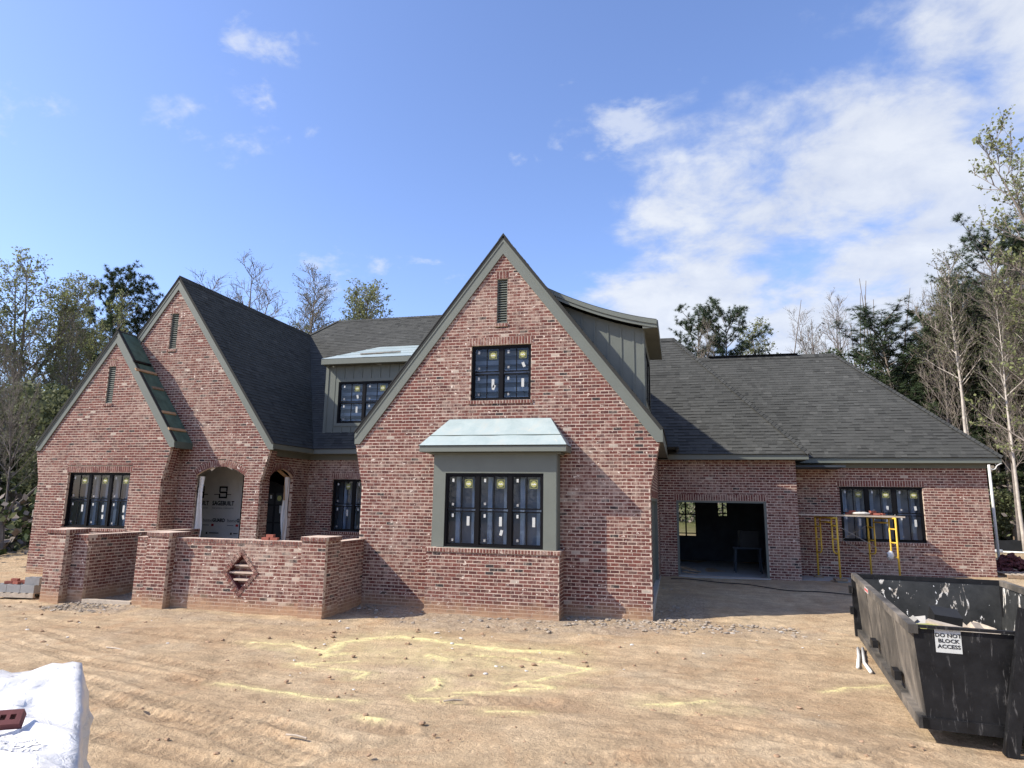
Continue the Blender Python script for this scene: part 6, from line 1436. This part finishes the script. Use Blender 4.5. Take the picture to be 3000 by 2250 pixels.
# in the garage
sh = empty('sawhorse', (2.15, 24.3, 0.285), 'wooden sawhorse table just inside the open garage at the right', 'sawhorse')
mb = MB(); mb.box(-0.45, 0.45, -0.3, 0.3, 0.78, 0.82); mb.build('top', 'room_dark', sh, local=True)
for x in (-0.38, 0.38):
    for y in (-0.24, 0.24): mb = MB(); mb.bar((x*1.1, y*1.15, 0), (x, y, 0.78), 0.05, 0.04, (0, 1, 0)); mb.build('leg', 'room_dark', sh, local=True)
scrap('tarp_box', 'dark blue box standing on the sawhorse table in the garage', 'box', (0.6, 0.45, 0.55), (2.2, 24.3, 1.385), (0, 0, 0.1), 'rubber')
for k, (x, y, a) in enumerate(((0.25, 23.2, 0.2), (0.4, 23.35, 0.9), (0.18, 23.5, -0.4))):
    scrap('board', ('short board in the garage, front of the small scrap pile', 'short board in the garage, crossing the scrap pile', 'short board in the garage, rear of the scrap pile')[k], 'board', (0.5, 0.12, 0.04), (x, y, 0.31+0.05*k), (0.1*k, 0.15, a), 'old_wood')
# hex wall studs at the rear of the garage
# ------------------------------------------------------------------ rubble and clods
ICO = None
def stones(name, label, n, place, smin, smax, mat, seed, flat=0.55):
    r = random.Random(seed); mb = MB(); g = (1+5**0.5)/2
    iv = [Vector(v).normalized() for v in ((-1, g, 0), (1, g, 0), (-1, -g, 0), (1, -g, 0), (0, -1, g), (0, 1, g), (0, -1, -g), (0, 1, -g), (g, 0, -1), (g, 0, 1), (-g, 0, -1), (-g, 0, 1))]
    fv = ((0, 11, 5), (0, 5, 1), (0, 1, 7), (0, 7, 10), (0, 10, 11), (1, 5, 9), (5, 11, 4), (11, 10, 2), (10, 7, 6), (7, 1, 8), (3, 9, 4), (3, 4, 2), (3, 2, 6), (3, 6, 8), (3, 8, 9), (4, 9, 5), (2, 4, 11), (6, 2, 10), (8, 6, 7), (9, 8, 1))
    for _ in range(n):
        x, y = place(r); s = smin+(smax-smin)*r.random()**4; z = gz(x, y)+s*0.05; a = r.uniform(0, 6.28); ca, sa_ = math.cos(a), math.sin(a); st = r.uniform(0.7, 1.7); i0 = len(mb.v)
        for v in iv:
            k = r.uniform(0.7, 1.15)*s; px_, py_, pz_ = v.x*k*st, v.y*k, v.z*k*flat; mb.v.append((x+px_*ca-py_*sa_, y+px_*sa_+py_*ca, z+pz_))
        t_ = r.random()
        for f_ in fv: mb.f.append(tuple(i0+q for q in f_)); mb.t.append(t_); mb.mi.append(0)
    o = mb.build(name, mat); tag(o, label, 'stones', kind='stuff'); return o
def along(segs):
    def f(r):
        x0, x1, y0, y1 = r.choice(segs); return r.uniform(x0, x1), y0+(y1-y0)*(1-r.random()**1.6)
    return f
stones('rubble_stones', 'grey masonry rubble along the foot of the house walls', 1500, along([(-7.8, -6.0, 14.6, 15.9), (-6.2, -2.6, 14.2, 15.25), (-2.6, -0.5, 14.9, 15.9), (-2.6, -0.5, 14.9, 15.9), (-0.6, 0.3, 16.0, 20.0), (-0.6, 0.6, 14.8, 16.2), (0.6, 2.4, 15.1, 16.0)]), 0.008, 0.06, 'stone', 2)
stones('gravel', 'grey gravel in the opening of the courtyard wall', 1300, along([(-15.0, -12.9, 13.2, 14.3), (-14.7, -13.0, 13.6, 16.5), (-14.7, -8.2, 14.6, 17.0)]), 0.012, 0.05, 'stone', 3)
stones('dirt_clods', 'scattered brown dirt clods on the bare yard', 1100, lambda r: (r.uniform(-17, 5), r.uniform(5.5, 15)), 0.006, 0.045, 'clod', 4, 0.6)
stones('pale_chips', 'pale mortar chips scattered over the yard near the walls', 260, lambda r: (r.uniform(-16, 3), 15.6-6.5*r.random()**2.2), 0.008, 0.05, 'mortar_bag', 5, 0.4)
for k, (x, y, rz, ln, lb) in enumerate(((-4.15, 7.0, -0.15, 0.28, 'thin stick lying on the tyre tracks in the foreground'), (-3.0, 8.9, 0.5, 0.25, 'thin pale stick beside the tyre mark in the yard'), (-9.7, 10.2, -0.2, 0.5, 'thin stick on the dirt in front of the courtyard wall'))):
    mb = MB(); mb.tube([(x-ln/2*math.cos(rz), y-ln/2*math.sin(rz), gz(x, y)+0.03), (x, y, gz(x, y)+0.04), (x+ln/2*math.cos(rz), y+ln/2*math.sin(rz), gz(x, y)+0.03)], 0.012, 6); tag(mb.build('stick', 'grey_wood'), lb, 'stick')
